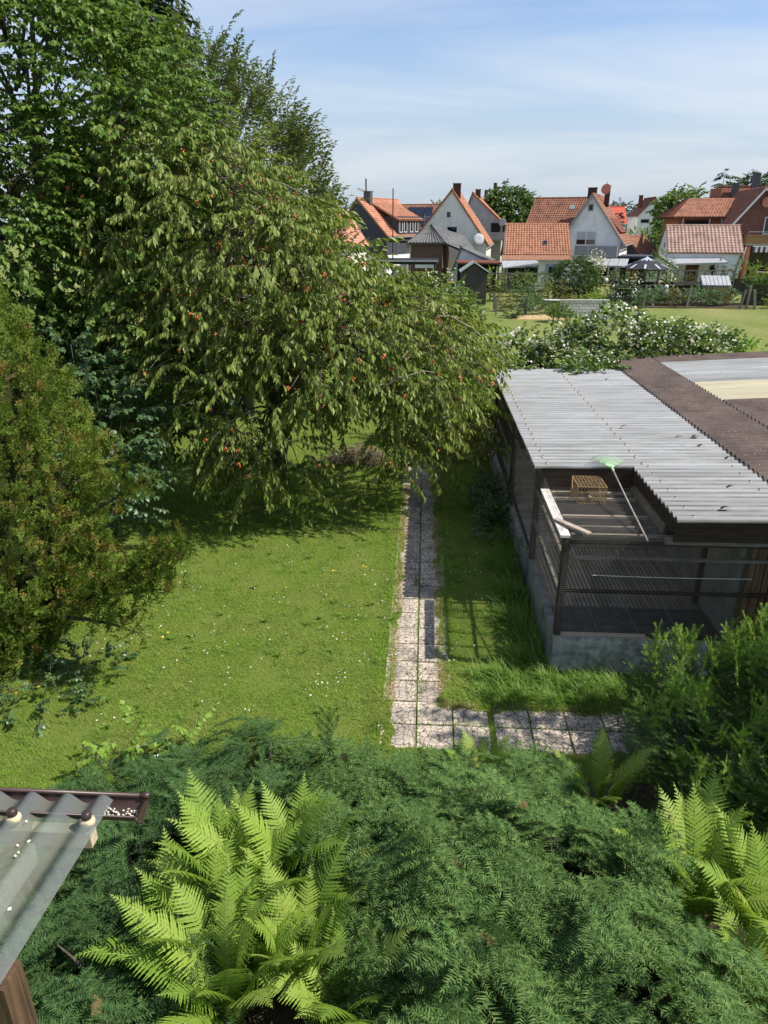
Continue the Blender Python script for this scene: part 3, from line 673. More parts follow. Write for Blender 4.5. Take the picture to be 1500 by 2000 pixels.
part(cagewires([((cx0 - .09, cy0 + .02, cz0 + .02), (cx0 - .09, cy0 + .02, cz0 + .24)), ((cx0 - .09, cy0 + .02, cz0 + .24), (cx0, cy1, cz1)), ((cx0 - .09, cy0 + .02, cz0 + .02), (cx0, cy1, cz0)), ((cx0 - .09, cy0 + .02, cz0 + .24), (cx0, cy1, cz0))] + [((cx0 - .09 + .09 * q, cy0 + .02 + (cy1 - cy0) * q, cz0 + .02), (cx0 - .09 + .09 * q, cy0 + .02 + (cy1 - cy0) * q, cz0 + .24 + .03 * q)) for q in (.2, .4, .6, .8)], .005), 'flap', M['rustwire'], cg)
part(MB().box(cx0 + .22, cx0 + .30, cy0 + .2, cy0 + .3, cz0, cz0 + .02), 'treadle', M['rustwire'], cg)
o = MB().tube([(1.62, 17.6, 0.02), (1.75, 17.42, .7), (1.98, 17.15, 1.62)], .022, .017, 7).build('garden_stick', M['cane'])
setp(o, 'long brown stick leaning against the concrete side of the aviary', 'stick')
dl = MB(); 
for k in range(7):
    a = pi * k / 6; dl.v += [(-.055 + .11 * k / 6, -.025, .03 * sin(a)), (-.055 + .11 * k / 6, .025, .028 * sin(a))]
dl.f = [(2 * k, 2 * k + 2, 2 * k + 3, 2 * k + 1) for k in range(6)]; dlm = dl.mesh('dead_leaf', M['deadleaf'])
for x, y, wh in ((3.9, 13.6, 'alone in the middle of the roof'), (4.6, 18.0, 'highest up, near the bramble'), (4.9, 12.3, 'left of the brown edge, front one of three'), (5.0, 12.9, 'touching the brown edge, rear one of three'), (4.7, 12.85, 'left one of the three near the brown edge'), (4.2, 9.35, 'close to the front roof edge'), (5.1, 11.6, 'by the brown edge above the front part'), (4.6, 10.2, 'on the projecting front part')):
    o = new_obj('dead_leaf', dlm); o.location = (x, y, zt(x) + .038); o.rotation_euler = (0, 0, random.uniform(-.3, .3)); o.scale = (1.2, 1.2, 1.2)
    setp(o, 'dead brown leaf on the pale roof, ' + wh, 'dead leaf', 'dead leaves on the plastic roof')

# ------------------------------------------------------------------ porch roof below the camera (lower left)
po = thing('porch_roof', 'clear corrugated porch roof with brown gutter and wooden post', 'porch roof', (-1.6, 2.5, 0))
zp = lambda y: 3.885 - .085 * (y - 1.5)
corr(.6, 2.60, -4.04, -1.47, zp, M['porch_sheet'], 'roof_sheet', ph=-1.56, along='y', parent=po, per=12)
def trough(x0, x1, yc, z, r, th=.004, n=12):
    q = MB()
    for rr in (r, r - th):
        for i in range(n + 1):
            a = pi + pi * i / n
            for x in (x0, x1): q.v.append((x, yc + rr * cos(a), z + rr * sin(a)))
    m = 2 * (n + 1)
    for i in range(n):
        a = 2 * i; q.f += [(a, a + 1, a + 3, a + 2), (m + a, m + a + 2, m + a + 3, m + a + 1)]
    return q
GZ = 3.80; GYc = 2.555
gt = part(trough(-4.0, -1.315, GYc, GZ, .066), 'gutter', M['gutter'], po, True)
MB().tube([(-4, GYc + .066, GZ + .004), (-1.315, GYc + .066, GZ + .004)], .011, .011, 8).build('gutter_bead', M['gutter'], gt, True, True)
MB().tube([(-4, GYc - .066, GZ), (-1.315, GYc - .066, GZ)], .005, .005, 6).build('gutter_lip', M['gutter'], gt, True, True)
q = MB(); pts = [(GYc + .072 * cos(pi + pi * i / 12), GZ + .072 * sin(pi + pi * i / 12)) for i in range(13)]
q.v = [(-1.315, a, z) for a, z in pts] + [(-1.307, a, z) for a, z in pts]; q.f = [tuple(range(13)), tuple(range(13, 26))[::-1]] + [(i, i + 13, i + 14, i + 1) for i in range(12)]
q.build('gutter_end_cap', M['gutter'], gt, False, True)
MB().tube([(-1.311, a, z) for a, z in pts], .007, .007, 6).build('end_cap_rim', M['gutter'], gt, True, True)
MB().tube([(-1.335, GYc + .066, GZ + .006), (-1.295, GYc + .066, GZ + .006)], .016, .016, 8).build('end_clip', M['gutter'], gt, True, True)
q = MB(); rr_ = random.Random(8)
for _ in range(60): q.cbox((rr_.gauss(-1.42, .05), GYc + rr_.gauss(0, .02), GZ - .055 + rr_.uniform(0, .012)), (.008, .006, .004), rr_.uniform(0, 3))
q.build('blossom_debris', M['debris'], gt, False, True, 'stuff')
part(MB().box(-4, -1.50, 2.40, 2.46, 3.69, 3.775), 'batten', M['palewood'], po)
part(MB().box(-4, -1.56, 1.2, 1.26, 3.79, 3.87), 'batten', M['palewood'], po)
part(MB().bar((-1.80, .9, 3.78), (-1.80, 2.39, 3.655), .06, .11), 'rafter', M['palewood'], po)
part(MB().bar((-3.0, .9, 3.78), (-3.0, 2.39, 3.655), .06, .11), 'rafter', M['palewood'], po)
part(MB().box(-1.60, -1.485, 1.66, 1.78, 0, 3.80), 'post', M['postwood'], po)
part(MB().bar((-1.61, 1.72, 2.9), (-2.3, 1.72, 3.68), .09, .09), 'brace', M['postwood'], po)
for x in (-1.56 + .04425 - .177 * 0, -1.56 + .04425 - .354, -1.56 + .04425 - .708, -1.56 + .04425 - 1.062):
    for y in (2.43, 1.23):
        z = zp(y) + .029
        s_ = part(MB().lathe((x, y, z), [(.038, -.024), (.034, -.004), (.018, .012)], 14), 'foam_washer', M['washer'], po, True)
        MB().lathe((x, y, z + .008), [(.022, 0), (.024, .012), (.02, .03), (.012, .036)], 10).build('screw_cap', M['screwcap'], s_, True, True)
q = MB()
for _ in range(34):
    x = rr_.uniform(-2.3, -1.6); y = rr_.uniform(1.6, 2.45); w = .024 * sin(2 * pi * (x + 1.56) / .177)
    q.cbox((x, y, zp(y) + w + .004), (rr_.uniform(.006, .018), rr_.uniform(.006, .014), .004), rr_.uniform(0, 3))
part(q, 'pale_specks', M['debris'], po, kind='stuff')
# ------------------------------------------------------------------ foliage templates
def V3(*a): return np.array(a, float)
def leafy_twig(L, nl, kind, lw, ll, droop, hang, mi_leaf=0, mi_stem=1, spread=.9, rise=.12, r=.005):
    f = Fol(); pt = lambda t: V3(.10 * L * sin(3 * t), L * t, L * (rise * t - droop * t * t))
    f.tube([pt(t) for t in (0, .5, 1)], r, r * .4, 3, mi_stem)
    for i in range(nl):
        t = .12 + .88 * (i + RNG.uniform(0, .8)) / nl; p = pt(t); s = 1 if i % 2 else -1
        az = s * RNG.uniform(.5, 1.3); a = V3(sin(az) * spread, cos(az) * .6, 0)
        a = a * (1 - hang) + V3(0, 0, -1) * hang + RNG.normal(0, .18, 3)
        if i >= nl - 1: a = V3(0, .7, -.2 - hang)
        up = V3(RNG.normal(0, .35) + a[0] * .4, .25, 1) if hang < .5 else V3(a[0] * .8 + RNG.normal(0, .4), .5 + RNG.normal(0, .4), .5)
        k = RNG.uniform(.75, 1.2)
        f.put(kind, (p + unit(a) * .01)[None], a[None], up[None], lw * k, ll * k, ll * k, mi_leaf)
    return f.tmpl()
CHERRY = [leafy_twig(RNG.uniform(.65, 1.0), 27, L_SMALL, .056, .145, .62, .72, rise=.18, r=.0035) for _ in range(6)]
LINDEN = [leafy_twig(RNG.uniform(.5, .8), 19, L_SMALL, .085, .125, .32, .42, r=.004) for _ in range(6)]
BROAD = [leafy_twig(RNG.uniform(.5, .75), 13, L_BROAD, .10, .155, .30, .40) for _ in range(6)]
SMALLT = [leafy_twig(RNG.uniform(.5, .8), 28, L_SMALL, .045, .10, .12, .15, spread=.7, rise=.3) for _ in range(5)]
ROUND = [leafy_twig(RNG.uniform(.35, .5), 12, L_BROAD, .09, .11, .2, .35) for _ in range(4)]
ROUNDFAR = [leafy_twig(RNG.uniform(.35, .5), 12, L_SMALL, .10, .115, .2, .35) for _ in range(4)]
FARTW = [leafy_twig(1.0, 9, L_SMALL, .26, .40, .35, .35, r=.02) for _ in range(5)]
FARFINE = [leafy_twig(.9, 14, L_SMALL, .15, .26, .3, .3, r=.015) for _ in range(5)]

def needle_shoot(f, p, d, up, L, nl, nw, sp=.012, mi=0, ms=1, fwd=.55, curve=-.25, all_round=.35, seg=3):
    d = unit(V3(*d)); S = unit(np.cross(d, up)); N = np.cross(S, d)
    pt = lambda t: p + d * L * t + N * curve * L * t * t
    f.tube([pt(q) for q in np.linspace(0, 1, seg)], .0024, .001, 3, ms) if seg > 2 else f.put(L_TRI, pt(0)[None], (pt(1) - pt(0))[None], N[None], .005, L, 0, ms)
    n = int(L / sp); t = (np.arange(n) + .5) / n
    for s in (-1, 1):
        tt = t + RNG.normal(0, .01, n); P = np.array([pt(q) for q in tt]); tan = np.array([d * 1.0 + N * 2 * curve * q for q in tt])
        A = unit(tan) * fwd + S * s + N[None] * RNG.normal(.10, all_round, n)[:, None]; k = np.where(tt < .85, 1, .7) * RNG.uniform(.75, 1.1, n)
        f.put(L_NEEDLE, P, A, np.tile(N, (n, 1)) + RNG.normal(0, .3, (n, 3)), nw, nl * k, nl, mi)
    f.put(L_NEEDLE, np.tile(pt(.97), (4, 1)), d + RNG.normal(0, .35, (4, 3)) , np.tile(N, (4, 1)), nw, nl * .7, nl, mi)
def needle_spray(L, nside, nl, nw, sp, curve=-.28, sl=.5, ang=.8, **k):
    f = Fol(); needle_shoot(f, V3(0, 0, 0), (0, 1, 0), Z3, L, nl, nw, sp, curve=curve, **k)
    for i in range(nside):
        t = .08 + .72 * (i + .5) / nside; s = 1 if i % 2 else -1; a = s * (ang + RNG.normal(0, .12))
        needle_shoot(f, V3(0, L * t, curve * L * t * t), (sin(a), cos(a), RNG.normal(.05, .12)), Z3, L * sl * (1.1 - .55 * t) * RNG.uniform(.8, 1.15), nl, nw, sp, curve=curve * 1.1, **k)
    return f.tmpl()
CONIF = [needle_spray(RNG.uniform(.26, .36), 7, .042, .0098, .0138, seg=2, all_round=.13, sl=.55) for _ in range(5)]
YEWS = [needle_spray(RNG.uniform(.30, .42), 6, .036, .011, .014, seg=2, all_round=.2, curve=.03, sl=.42, ang=.7) for _ in range(4)]
CYPR = [needle_spray(RNG.uniform(.16, .26), 4, .048, .030, .035, seg=2, curve=.12, sl=.55, ang=.65, all_round=.7, fwd=1.2) for _ in range(5)]

def in_lobe(P, l):
    return np.sqrt((((P - np.array(l[0])) / np.array(l[1])) ** 2).sum(1))
def crown_points(lobes, n, inner=.55, zmin=.2, cut=.62, power=.5):
    vol = np.array([l[1][0] * l[1][1] + l[1][1] * l[1][2] for l in lobes]); w = vol / vol.sum(); out = []; dirs = []
    for i, l in enumerate(lobes):
        m = int(n * w[i]) + 1; u = rdir(m); r = inner + (1.02 - inner) * RNG.uniform(0, 1, m) ** power
        P = np.array(l[0]) + u * r[:, None] * np.array(l[1]); k = P[:, 2] > zmin
        for j, q in enumerate(lobes):
            if j != i: k &= in_lobe(P, q) > cut
        out.append(P[k]); dirs.append(u[k])
    return np.concatenate(out), np.concatenate(dirs)
def put_twigs(f, tmpls, P, D, s0=.8, s1=1.2, lift=.1, jit=.35, up=None):
    A = np.c_[D[:, :2], D[:, 2] * (.35 if up is None else 1) + lift] + RNG.normal(0, jit, P.shape) * np.array([1, 1, .5])
    U = np.tile(Z3, (len(P), 1)) if up is None else up
    w = RNG.integers(0, len(tmpls), len(P))
    for i, t in enumerate(tmpls):
        k = w == i
        if k.any():
            s = RNG.uniform(s0, s1, k.sum()); f.put(t, P[k], A[k], U[k], s, s, s)
def curve_pts(a, b, bow, n=5):
    a = Vector(a); b = Vector(b); m = (a + b) / 2 + Vector(bow)
    return [a * (1 - t) ** 2 + m * 2 * t * (1 - t) + b * t * t for t in [i / n for i in range(n + 1)]]
def tree(name, label, cat, loc, trunk, limbs, lobes, tmpls, n, mats, r0=.18, group=None, inner=.55, lift=.1, s0=.8, s1=1.2, jit=.35, nlimb=0, zmin=.2, cut=.62, limb_r=.05, front=None, part_name='leafy_twig', crown_kind='stuff', leafpart='crown', power=.5, dmap=None):
    t = thing(name, label, cat, loc, 0, group)
    tb = MB(); tb.tube(trunk, r0, r0 * .55, 9); tb.build('trunk', M['bark'], t, True, True)
    top = trunk[-1]
    lb = MB()
    for l in limbs: MB().tube(curve_pts(l[0], l[1], l[2] if len(l) > 2 else (0, 0, .5), 6), limb_r, limb_r * .25, 6).build('branch', M['bark'], t, True, True)
    P, D = crown_points(lobes, n, inner, zmin, cut, power)
    if dmap is not None: P, D = dmap(P, D)
    idx = RNG.permutation(len(P))[:nlimb]
    for i in idx:
        l = min(lobes, key=lambda q: in_lobe(P[i:i + 1], q)[0]); c = Vector(l[0]); s = c.lerp(Vector(trunk[-1]), RNG.uniform(.1, .6))
        lb.tube(curve_pts(s, Vector(P[i]) , (0, 0, RNG.uniform(.1, .7)), 4), limb_r * .4, .007, 5)
    if lb.v: lb.build('twigs', M['bark'], t, True, True, 'stuff')
    if front:
        cd = np.linalg.norm(P - np.array([0, 0, CAM_H]), axis=1); vis = np.argsort(cd)[:front * 3]; sel = RNG.permutation(vis)[:front]
        rest = np.setdiff1d(np.arange(len(P)), sel)
        meshes = [np_mesh(part_name, q[0], q[1], mats, q[2]) for q in tmpls]; off = root_loc(t)
        for i in sel:
            o = new_obj(part_name, meshes[int(RNG.integers(0, len(meshes)))], t); A = np.array([D[i][0], D[i][1], D[i][2] * .35 + lift]) + RNG.normal(0, jit, 3) * np.array([1, 1, .5])
            S, A_, N_ = frames(A[None], Z3[None]); s = RNG.uniform(s0, s1)
            o.matrix_local = Matrix.Translation(Vector(P[i]) - off) @ Matrix((S[0], A_[0], N_[0])).transposed().to_4x4() @ Matrix.Scale(s, 4)
        P, D = P[rest], D[rest]
    f = Fol(); put_twigs(f, tmpls, P, D, s0, s1, lift, jit)
    f.build(leafpart, mats, t, crown_kind)
    return t, P, D

# ------------------------------------------------------------------ trees on the left and in the middle
cl_ = [((-5.0, 17.0, 6.0), (2.3, 2.3, 2.1)), ((-6.5, 16.6, 6.7), (1.3, 1.6, 1.3)), ((-3.3, 16.6, 5.0), (1.8, 2.2, 1.7)), ((-1.6, 16.4, 3.9), (1.5, 2.0, 1.45)),
       ((-.05, 16.4, 3.45), (1.05, 1.7, 1.25)), ((-4.9, 15.6, 3.3), (1.7, 1.4, 2.3)), ((-3.4, 15.1, 2.4), (1.2, 1.1, 1.8)), ((-.6, 15.7, 2.5), (1.0, 1.1, 1.5)), ((.5, 17.1, 2.5), (.85, 1.3, 1.4)), ((-2.1, 15.3, 3.6), (1.1, 1.1, 1.2))]
def cherry_gaps(P, D):
    g = ((np.abs(P[:, 0] + 1.75) < .75) & (P[:, 2] < 2.5 + .3 * np.sin(P[:, 0] * 9)) & (P[:, 1] < 18.5)) | ((np.abs(P[:, 0] + .1) < .4) & (P[:, 2] < 1.5))
    c = np.sin(P[:, 0] * 2.9 + 1.7 * np.sin(P[:, 2] * 1.3)) * np.sin(P[:, 2] * 3.1 + P[:, 1] * 1.2) + .6 * np.sin(P[:, 0] * 5.7 - P[:, 2] * 2.2) * np.sin(P[:, 2] * 5.1 + P[:, 0]); g |= c > .42
    return P[~g], D[~g]
ch, CP, CD = tree('cherry_tree', 'wide drooping cherry tree with orange-red cherries and hanging narrow leaves', 'tree', (-3.9, 18.4, 0),
    [(-3.9, 18.4, 0), (-3.95, 18.3, 1.2), (-3.8, 18.1, 2.3)],
    [((-3.8, 18.1, 2.2), (-5.2, 16.8, 6.3), (0, 0, .9)), ((-3.8, 18.1, 2.2), (-6.9, 16.3, 7.0), (-.3, 0, 1.2)), ((-3.8, 18.1, 2.1), (-2.6, 16.3, 5.6), (0, 0, 1.2)), ((-3.8, 18.1, 2.2), (.6, 16.3, 4.6), (.4, 0, 2.2)),
     ((-3.8, 18.1, 2.0), (1.5, 16.6, 3.2), (.5, 0, 2.6)), ((-3.85, 18.2, 1.9), (-4.9, 15.0, 3.9), (0, 0, 1.6)), ((-3.85, 18.2, 1.8), (-2.9, 14.7, 3.0), (0, 0, 1.8)), ((-3.8, 18.1, 2.2), (-.5, 15.1, 3.4), (0, 0, 2.0))],
    cl_, CHERRY, 4000, [M['cherryleaf'], M['redtwig']], r0=.2, inner=.6, lift=.2, jit=.45, nlimb=170, limb_r=.075, front=280, zmin=.7, s0=.7, s1=1.4, dmap=cherry_gaps)
for pl in [[(-6.7,15.3,8.16),(-6.21,15.3,8.05),(-5.69,15.3,7.74),(-4.99,15.3,7.17)],[(-4.29,15.6,7.2),(-3.45,15.6,7.25),(-2.84,15.6,7.09),(-2.33,15.6,6.84)],[(-2.75,14.7,5.64),(-2.34,14.7,5.6),(-1.94,14.7,5.36),(-1.49,14.7,5.0)],[(-0.96,14.3,3.17),(-0.54,14.3,3.47),(0.02,14.3,3.63),(0.18,14.3,3.61)],[(0.53,15.4,4.57),(0.97,15.4,4.34),(1.31,15.4,4.08),(1.64,15.4,3.65)],[(-3.03,15.0,6.15),(-2.92,15.0,6.39),(-2.76,15.0,6.48)],[(-2.58,14.4,3.84),(-2.27,14.4,3.74),(-1.96,14.4,3.43)],[(-4.06,15.0,5.57),(-3.88,15.0,5.87),(-3.61,15.0,5.98)]]:
    MB().tube([Vector(pl[0]) + Vector((0, 1.2, -.3))] + pl, .024, .008, 6).build('branch', M['twig'], ch, True, True)
# pale bare-looking twigs that run over the outside of the crown
q = MB(); order = np.where((CD[:, 1] < .35) & (CD[:, 2] > -.5) & (np.sin(CP[:, 0] * 2.3 + CP[:, 2] * 1.1) * np.sin(CP[:, 2] * 2.1 - CP[:, 1]) > -.15))[0]; order = RNG.permutation(order)[:300]
for i in order[:150]:
    p = Vector(CP[i]); d = Vector((CD[i][0], CD[i][1], 0)).normalized() if abs(CD[i][0]) + abs(CD[i][1]) > .05 else Vector((1, 0, 0))
    q.tube(curve_pts(p - d * .9 + Vector((0, 0, .15)), p + d * .55 + Vector((0, 0, -.15)), (0, 0, .3), 4), .016, .006, 4)
q.build('outer_twigs', M['twig'], ch, True, True, 'stuff')
fm = Fol()
cb = MB(); cb.v = []
for dx, dy, dz in ((0, 0, 0), (.025, .008, -.02), (-.022, .015, -.012), (.006, -.024, -.03), (-.01, -.01, -.055)): cb.sphere((dx, dy, dz - .07), .0175, 7, 5)
cm = cb.mesh('cherry_cluster', M['fruit'], True)
for i in order[:270]:
    o = new_obj('cherry_cluster', cm, ch); o.location = Vector(CP[i]) + Vector((CD[i][0], CD[i][1], 0)) * RNG.uniform(.35, .85) + Vector((0, 0, RNG.uniform(-.25, .0))) - root_loc(ch)
    s = RNG.uniform(.8, 1.35); o.scale = (s, s, s); o.rotation_euler = (0, 0, RNG.uniform(0, 6))

tree('linden_tree', 'tall dense broad-leaved tree filling the upper left corner', 'tree', (-9.3, 17.2, 0), [(-9.3, 17.2, 0), (-9.2, 17.1, 3), (-8.8, 17, 6)],
    [((-9, 17.1, 4), l[0], (0, 0, .8)) for l in (((-8.5, 17, 9.5),), ((-6.6, 17, 8.3),), ((-9.5, 15.5, 6.5),), ((-7, 16.5, 4.8),), ((-8, 17, 12),))],
    [((-8.7, 17, 9.2), (2.8, 2.8, 2.6)), ((-6.7, 17.1, 8.2), (1.95, 2.2, 2.2)), ((-9.5, 15.6, 6.2), (2.6, 2.4, 2.6)), ((-7.2, 16.4, 5.0), (1.9, 2.0, 2.3)), ((-9.0, 17.2, 12.0), (2.4, 2.6, 2.5)), ((-9.6, 15.5, 3.0), (2.2, 2.0, 2.1)), ((-6.9, 16.2, 3.0), (1.5, 1.5, 1.7)), ((-10.4, 16.2, 9.0), (2.1, 2, 3.0)), ((-9.6, 16.6, 7.6), (2.2, 1.6, 1.6)), ((-9.3, 15.8, 11.0), (1.6, 1.5, 1.8)), ((-8.2, 15.6, 7.3), (1.6, 1.4, 1.6))],
    LINDEN, 7800, [M['bigleaf'], M['redtwig']], r0=.32, inner=.55, lift=.05, jit=.5, nlimb=70, limb_r=.11, zmin=.7, front=200)
tree('lilac_shrub', 'lilac-like shrub with bluish round leaves between the olive conifer and the lawn shade', 'shrub', (-6.7, 14.0, 0), [(-6.7, 14, 0), (-6.6, 13.9, 1.0)],
    [((-6.6, 13.9, .8), (-6.2, 13.3, 2.6)), ((-6.6, 13.9, .8), (-7.2, 13.6, 3.2))],
    [((-6.5, 13.6, 2.2), (1.0, .9, 1.4)), ((-7.2, 13.7, 3.2), (.9, .9, 1.2)), ((-6.0, 13.3, 1.5), (.6, .6, .9))], ROUND, 420, [M['shrubleaf'], M['bark']], r0=.05, nlimb=20, limb_r=.025, zmin=.4)
tree('grey_green_tree', 'loose small-leaved grey-green tree against the sky behind the cherry tree', 'tree', (-6.2, 24.5, 0), [(-6.2, 24.5, 0), (-6.1, 24.4, 3), (-5.9, 24.3, 5)],
    [((-6, 24.4, 4.5), (-6.6, 24, 10.2)), ((-6, 24.4, 4.5), (-5.3, 24, 9.0)), ((-6, 24.4, 4.2), (-4.2, 24, 7.8)), ((-6, 24.4, 4), (-3.3, 24, 6.8)), ((-6, 24.4, 4), (-3.0, 23.6, 5.3))],
    [((-6.9, 24, 8.7), (2.0, 1.8, 2.5)), ((-5.4, 24, 7.7), (1.7, 1.6, 2.3)), ((-4.3, 24, 6.6), (1.3, 1.5, 2.2)), ((-3.5, 24, 5.4), (.9, 1.3, 1.7)), ((-7.6, 24.2, 6.5), (2, 2, 3))],
    SMALLT, 2600, [M['willowleaf'], M['twig']], r0=.2, inner=.45, lift=.75, jit=.4, nlimb=60, limb_r=.06, zmin=2, s0=.8, s1=1.7)

def spruce(name, label, loc, hgt, rad, mat, n=700, tm=None, group=None, seg=.9, sx=(1.0, 1.6)):
    t = thing(name, label, 'tree', loc, 0, group); x0, y0 = loc[0], loc[1]
    MB().tube([(x0, y0, 0), (x0, y0, hgt * .98)], .02 * hgt, .02, 7).build('trunk', M['bark'], t, True, True)
    z = hgt * (1 - RNG.uniform(0, .93, n) ** .62); rr = rad * (1 - z / hgt) * (.85 + .3 * np.sin(z * 5.1) ** 2) + .08; az = RNG.uniform(0, 2 * pi, n); k = RNG.uniform(.35, 1, n)
    P = np.stack([x0 + np.cos(az) * rr * k, y0 + np.sin(az) * rr * k, z], 1); D = np.stack([np.cos(az), np.sin(az), np.full(n, -.35)], 1)
    f = Fol(); put_twigs(f, tm or FARFINE, P, D, sx[0] * rad / 3, sx[1] * rad / 3, -.1, .3); f.build('crown', [mat, M['bark']], t, 'stuff'); return t
M['spruce'] = leafmat('dark_spruce_needles', [(.025, .055, .03), (.04, .075, .038), (.055, .095, .05)], .12)
spruce('spruce_tree', 'dark spruce whose top shows behind the tall broad-leaved tree', (-9.25, 26, 0), 15.4, 3.0, M['spruce'], 900)

# olive-brown conifer at the left edge
cy = thing('olive_conifer', 'olive-green conical conifer with brown patches at the left edge of the lawn', 'conifer', (-7.5, 9.3, 0))
MB().tube([(-7.5, 9.3, 0), (-7.5, 9.3, 7.4)], .16, .02, 8).build('trunk', M['bark'], cy, True, True)
prof = np.array([(0, 1.5), (.5, 2.1), (1.2, 2.55), (2.4, 2.85), (3.4, 2.75), (4.4, 2.35), (5.3, 1.75), (6.4, .95), (7.6, .12)])
nt = 2200; z = 7.5 * RNG.uniform(0, 1, nt) ** 1.1 + .1; az = RNG.uniform(-2.6, 1.0, nt)
lump = .92 + .08 * np.sin(az * 7 + z * 2.1) * np.sin(z * 3.3 + az * 3) + .075 * np.sin(az * 19 + z * 3) * np.sin(z * 8.1 - az * 5)
rr = np.interp(z, prof[:, 0], prof[:, 1]) * lump * (1 - np.abs(RNG.normal(0, .05, nt)))
C = np.stack([-7.5 + np.cos(az) * rr, 9.3 + np.sin(az) * rr, z], 1); TD = unit(np.stack([np.cos(az) * .6, np.sin(az) * .6, np.full(nt, 1.25)], 1) + RNG.normal(0, .22, (nt, 3)))
k = 5; q = RNG.uniform(0, 1, (nt, k)); P = (C[:, None, :] + TD[:, None, :] * (q * .30 - .10)[..., None] + RNG.normal(0, .055, (nt, k, 3)) * (1.25 - q)[..., None]).reshape(-1, 3)
D = (np.repeat(TD, k, 0) + RNG.normal(0, .38, (nt * k, 3))); n = len(P); az = np.repeat(az, k); z = P[:, 2]
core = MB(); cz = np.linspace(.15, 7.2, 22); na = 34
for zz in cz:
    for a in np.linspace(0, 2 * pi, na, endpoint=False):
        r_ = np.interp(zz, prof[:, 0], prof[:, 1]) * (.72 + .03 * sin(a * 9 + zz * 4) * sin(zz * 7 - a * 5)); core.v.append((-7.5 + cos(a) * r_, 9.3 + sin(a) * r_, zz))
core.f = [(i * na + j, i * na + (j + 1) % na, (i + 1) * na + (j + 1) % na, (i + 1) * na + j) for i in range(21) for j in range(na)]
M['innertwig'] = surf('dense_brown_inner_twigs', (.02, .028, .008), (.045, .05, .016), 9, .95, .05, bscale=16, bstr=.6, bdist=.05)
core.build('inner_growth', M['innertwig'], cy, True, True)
tips = []; lb = MB()
for (a_, b_, m_) in (((-5.0, 8.9, 1.2), (-3.25, 8.75, 2.15), 300), ((-4.9, 8.8, 1.25), (-3.5, 8.6, 1.65), 200), ((-5.2, 8.9, .95), (-4.0, 8.55, .95), 90), ((-4.9, 9.4, 2.4), (-3.9, 9.3, 2.9), 90)):
    cp = curve_pts(a_, b_, (0, 0, .12), 6); lb.tube(cp, .035, .008, 6)
    for _ in range(m_):
        t = RNG.uniform(.0, 1.0) ** .8; i = min(5, int(t * 6)); p = cp[i].lerp(cp[i + 1], t * 6 - i)
        tips.append(np.array(p) + RNG.normal(0, .12, 3) + np.array([0, 0, .06]))
for i in RNG.permutation(n)[:70]: lb.tube(curve_pts((-7.5 + .1 * cos(az[i]), 9.3 + .1 * sin(az[i]), max(.2, z[i] - .7)), P[i], (0, 0, -.1), 3), .02, .006, 4)
lb.build('branches', M['bark'], cy, True, True, 'stuff')
P = np.concatenate([P, np.array(tips)]); D = np.concatenate([D, np.tile(V3(.5, -.4, .8), (len(tips), 1))])
f = Fol(); put_twigs(f, CYPR, P, D, .55, .95, 0, .15, up=RNG.normal(0, 1, D.shape)); f.build('crown', [M['cypress'], M['needlestem']], cy, 'stuff')

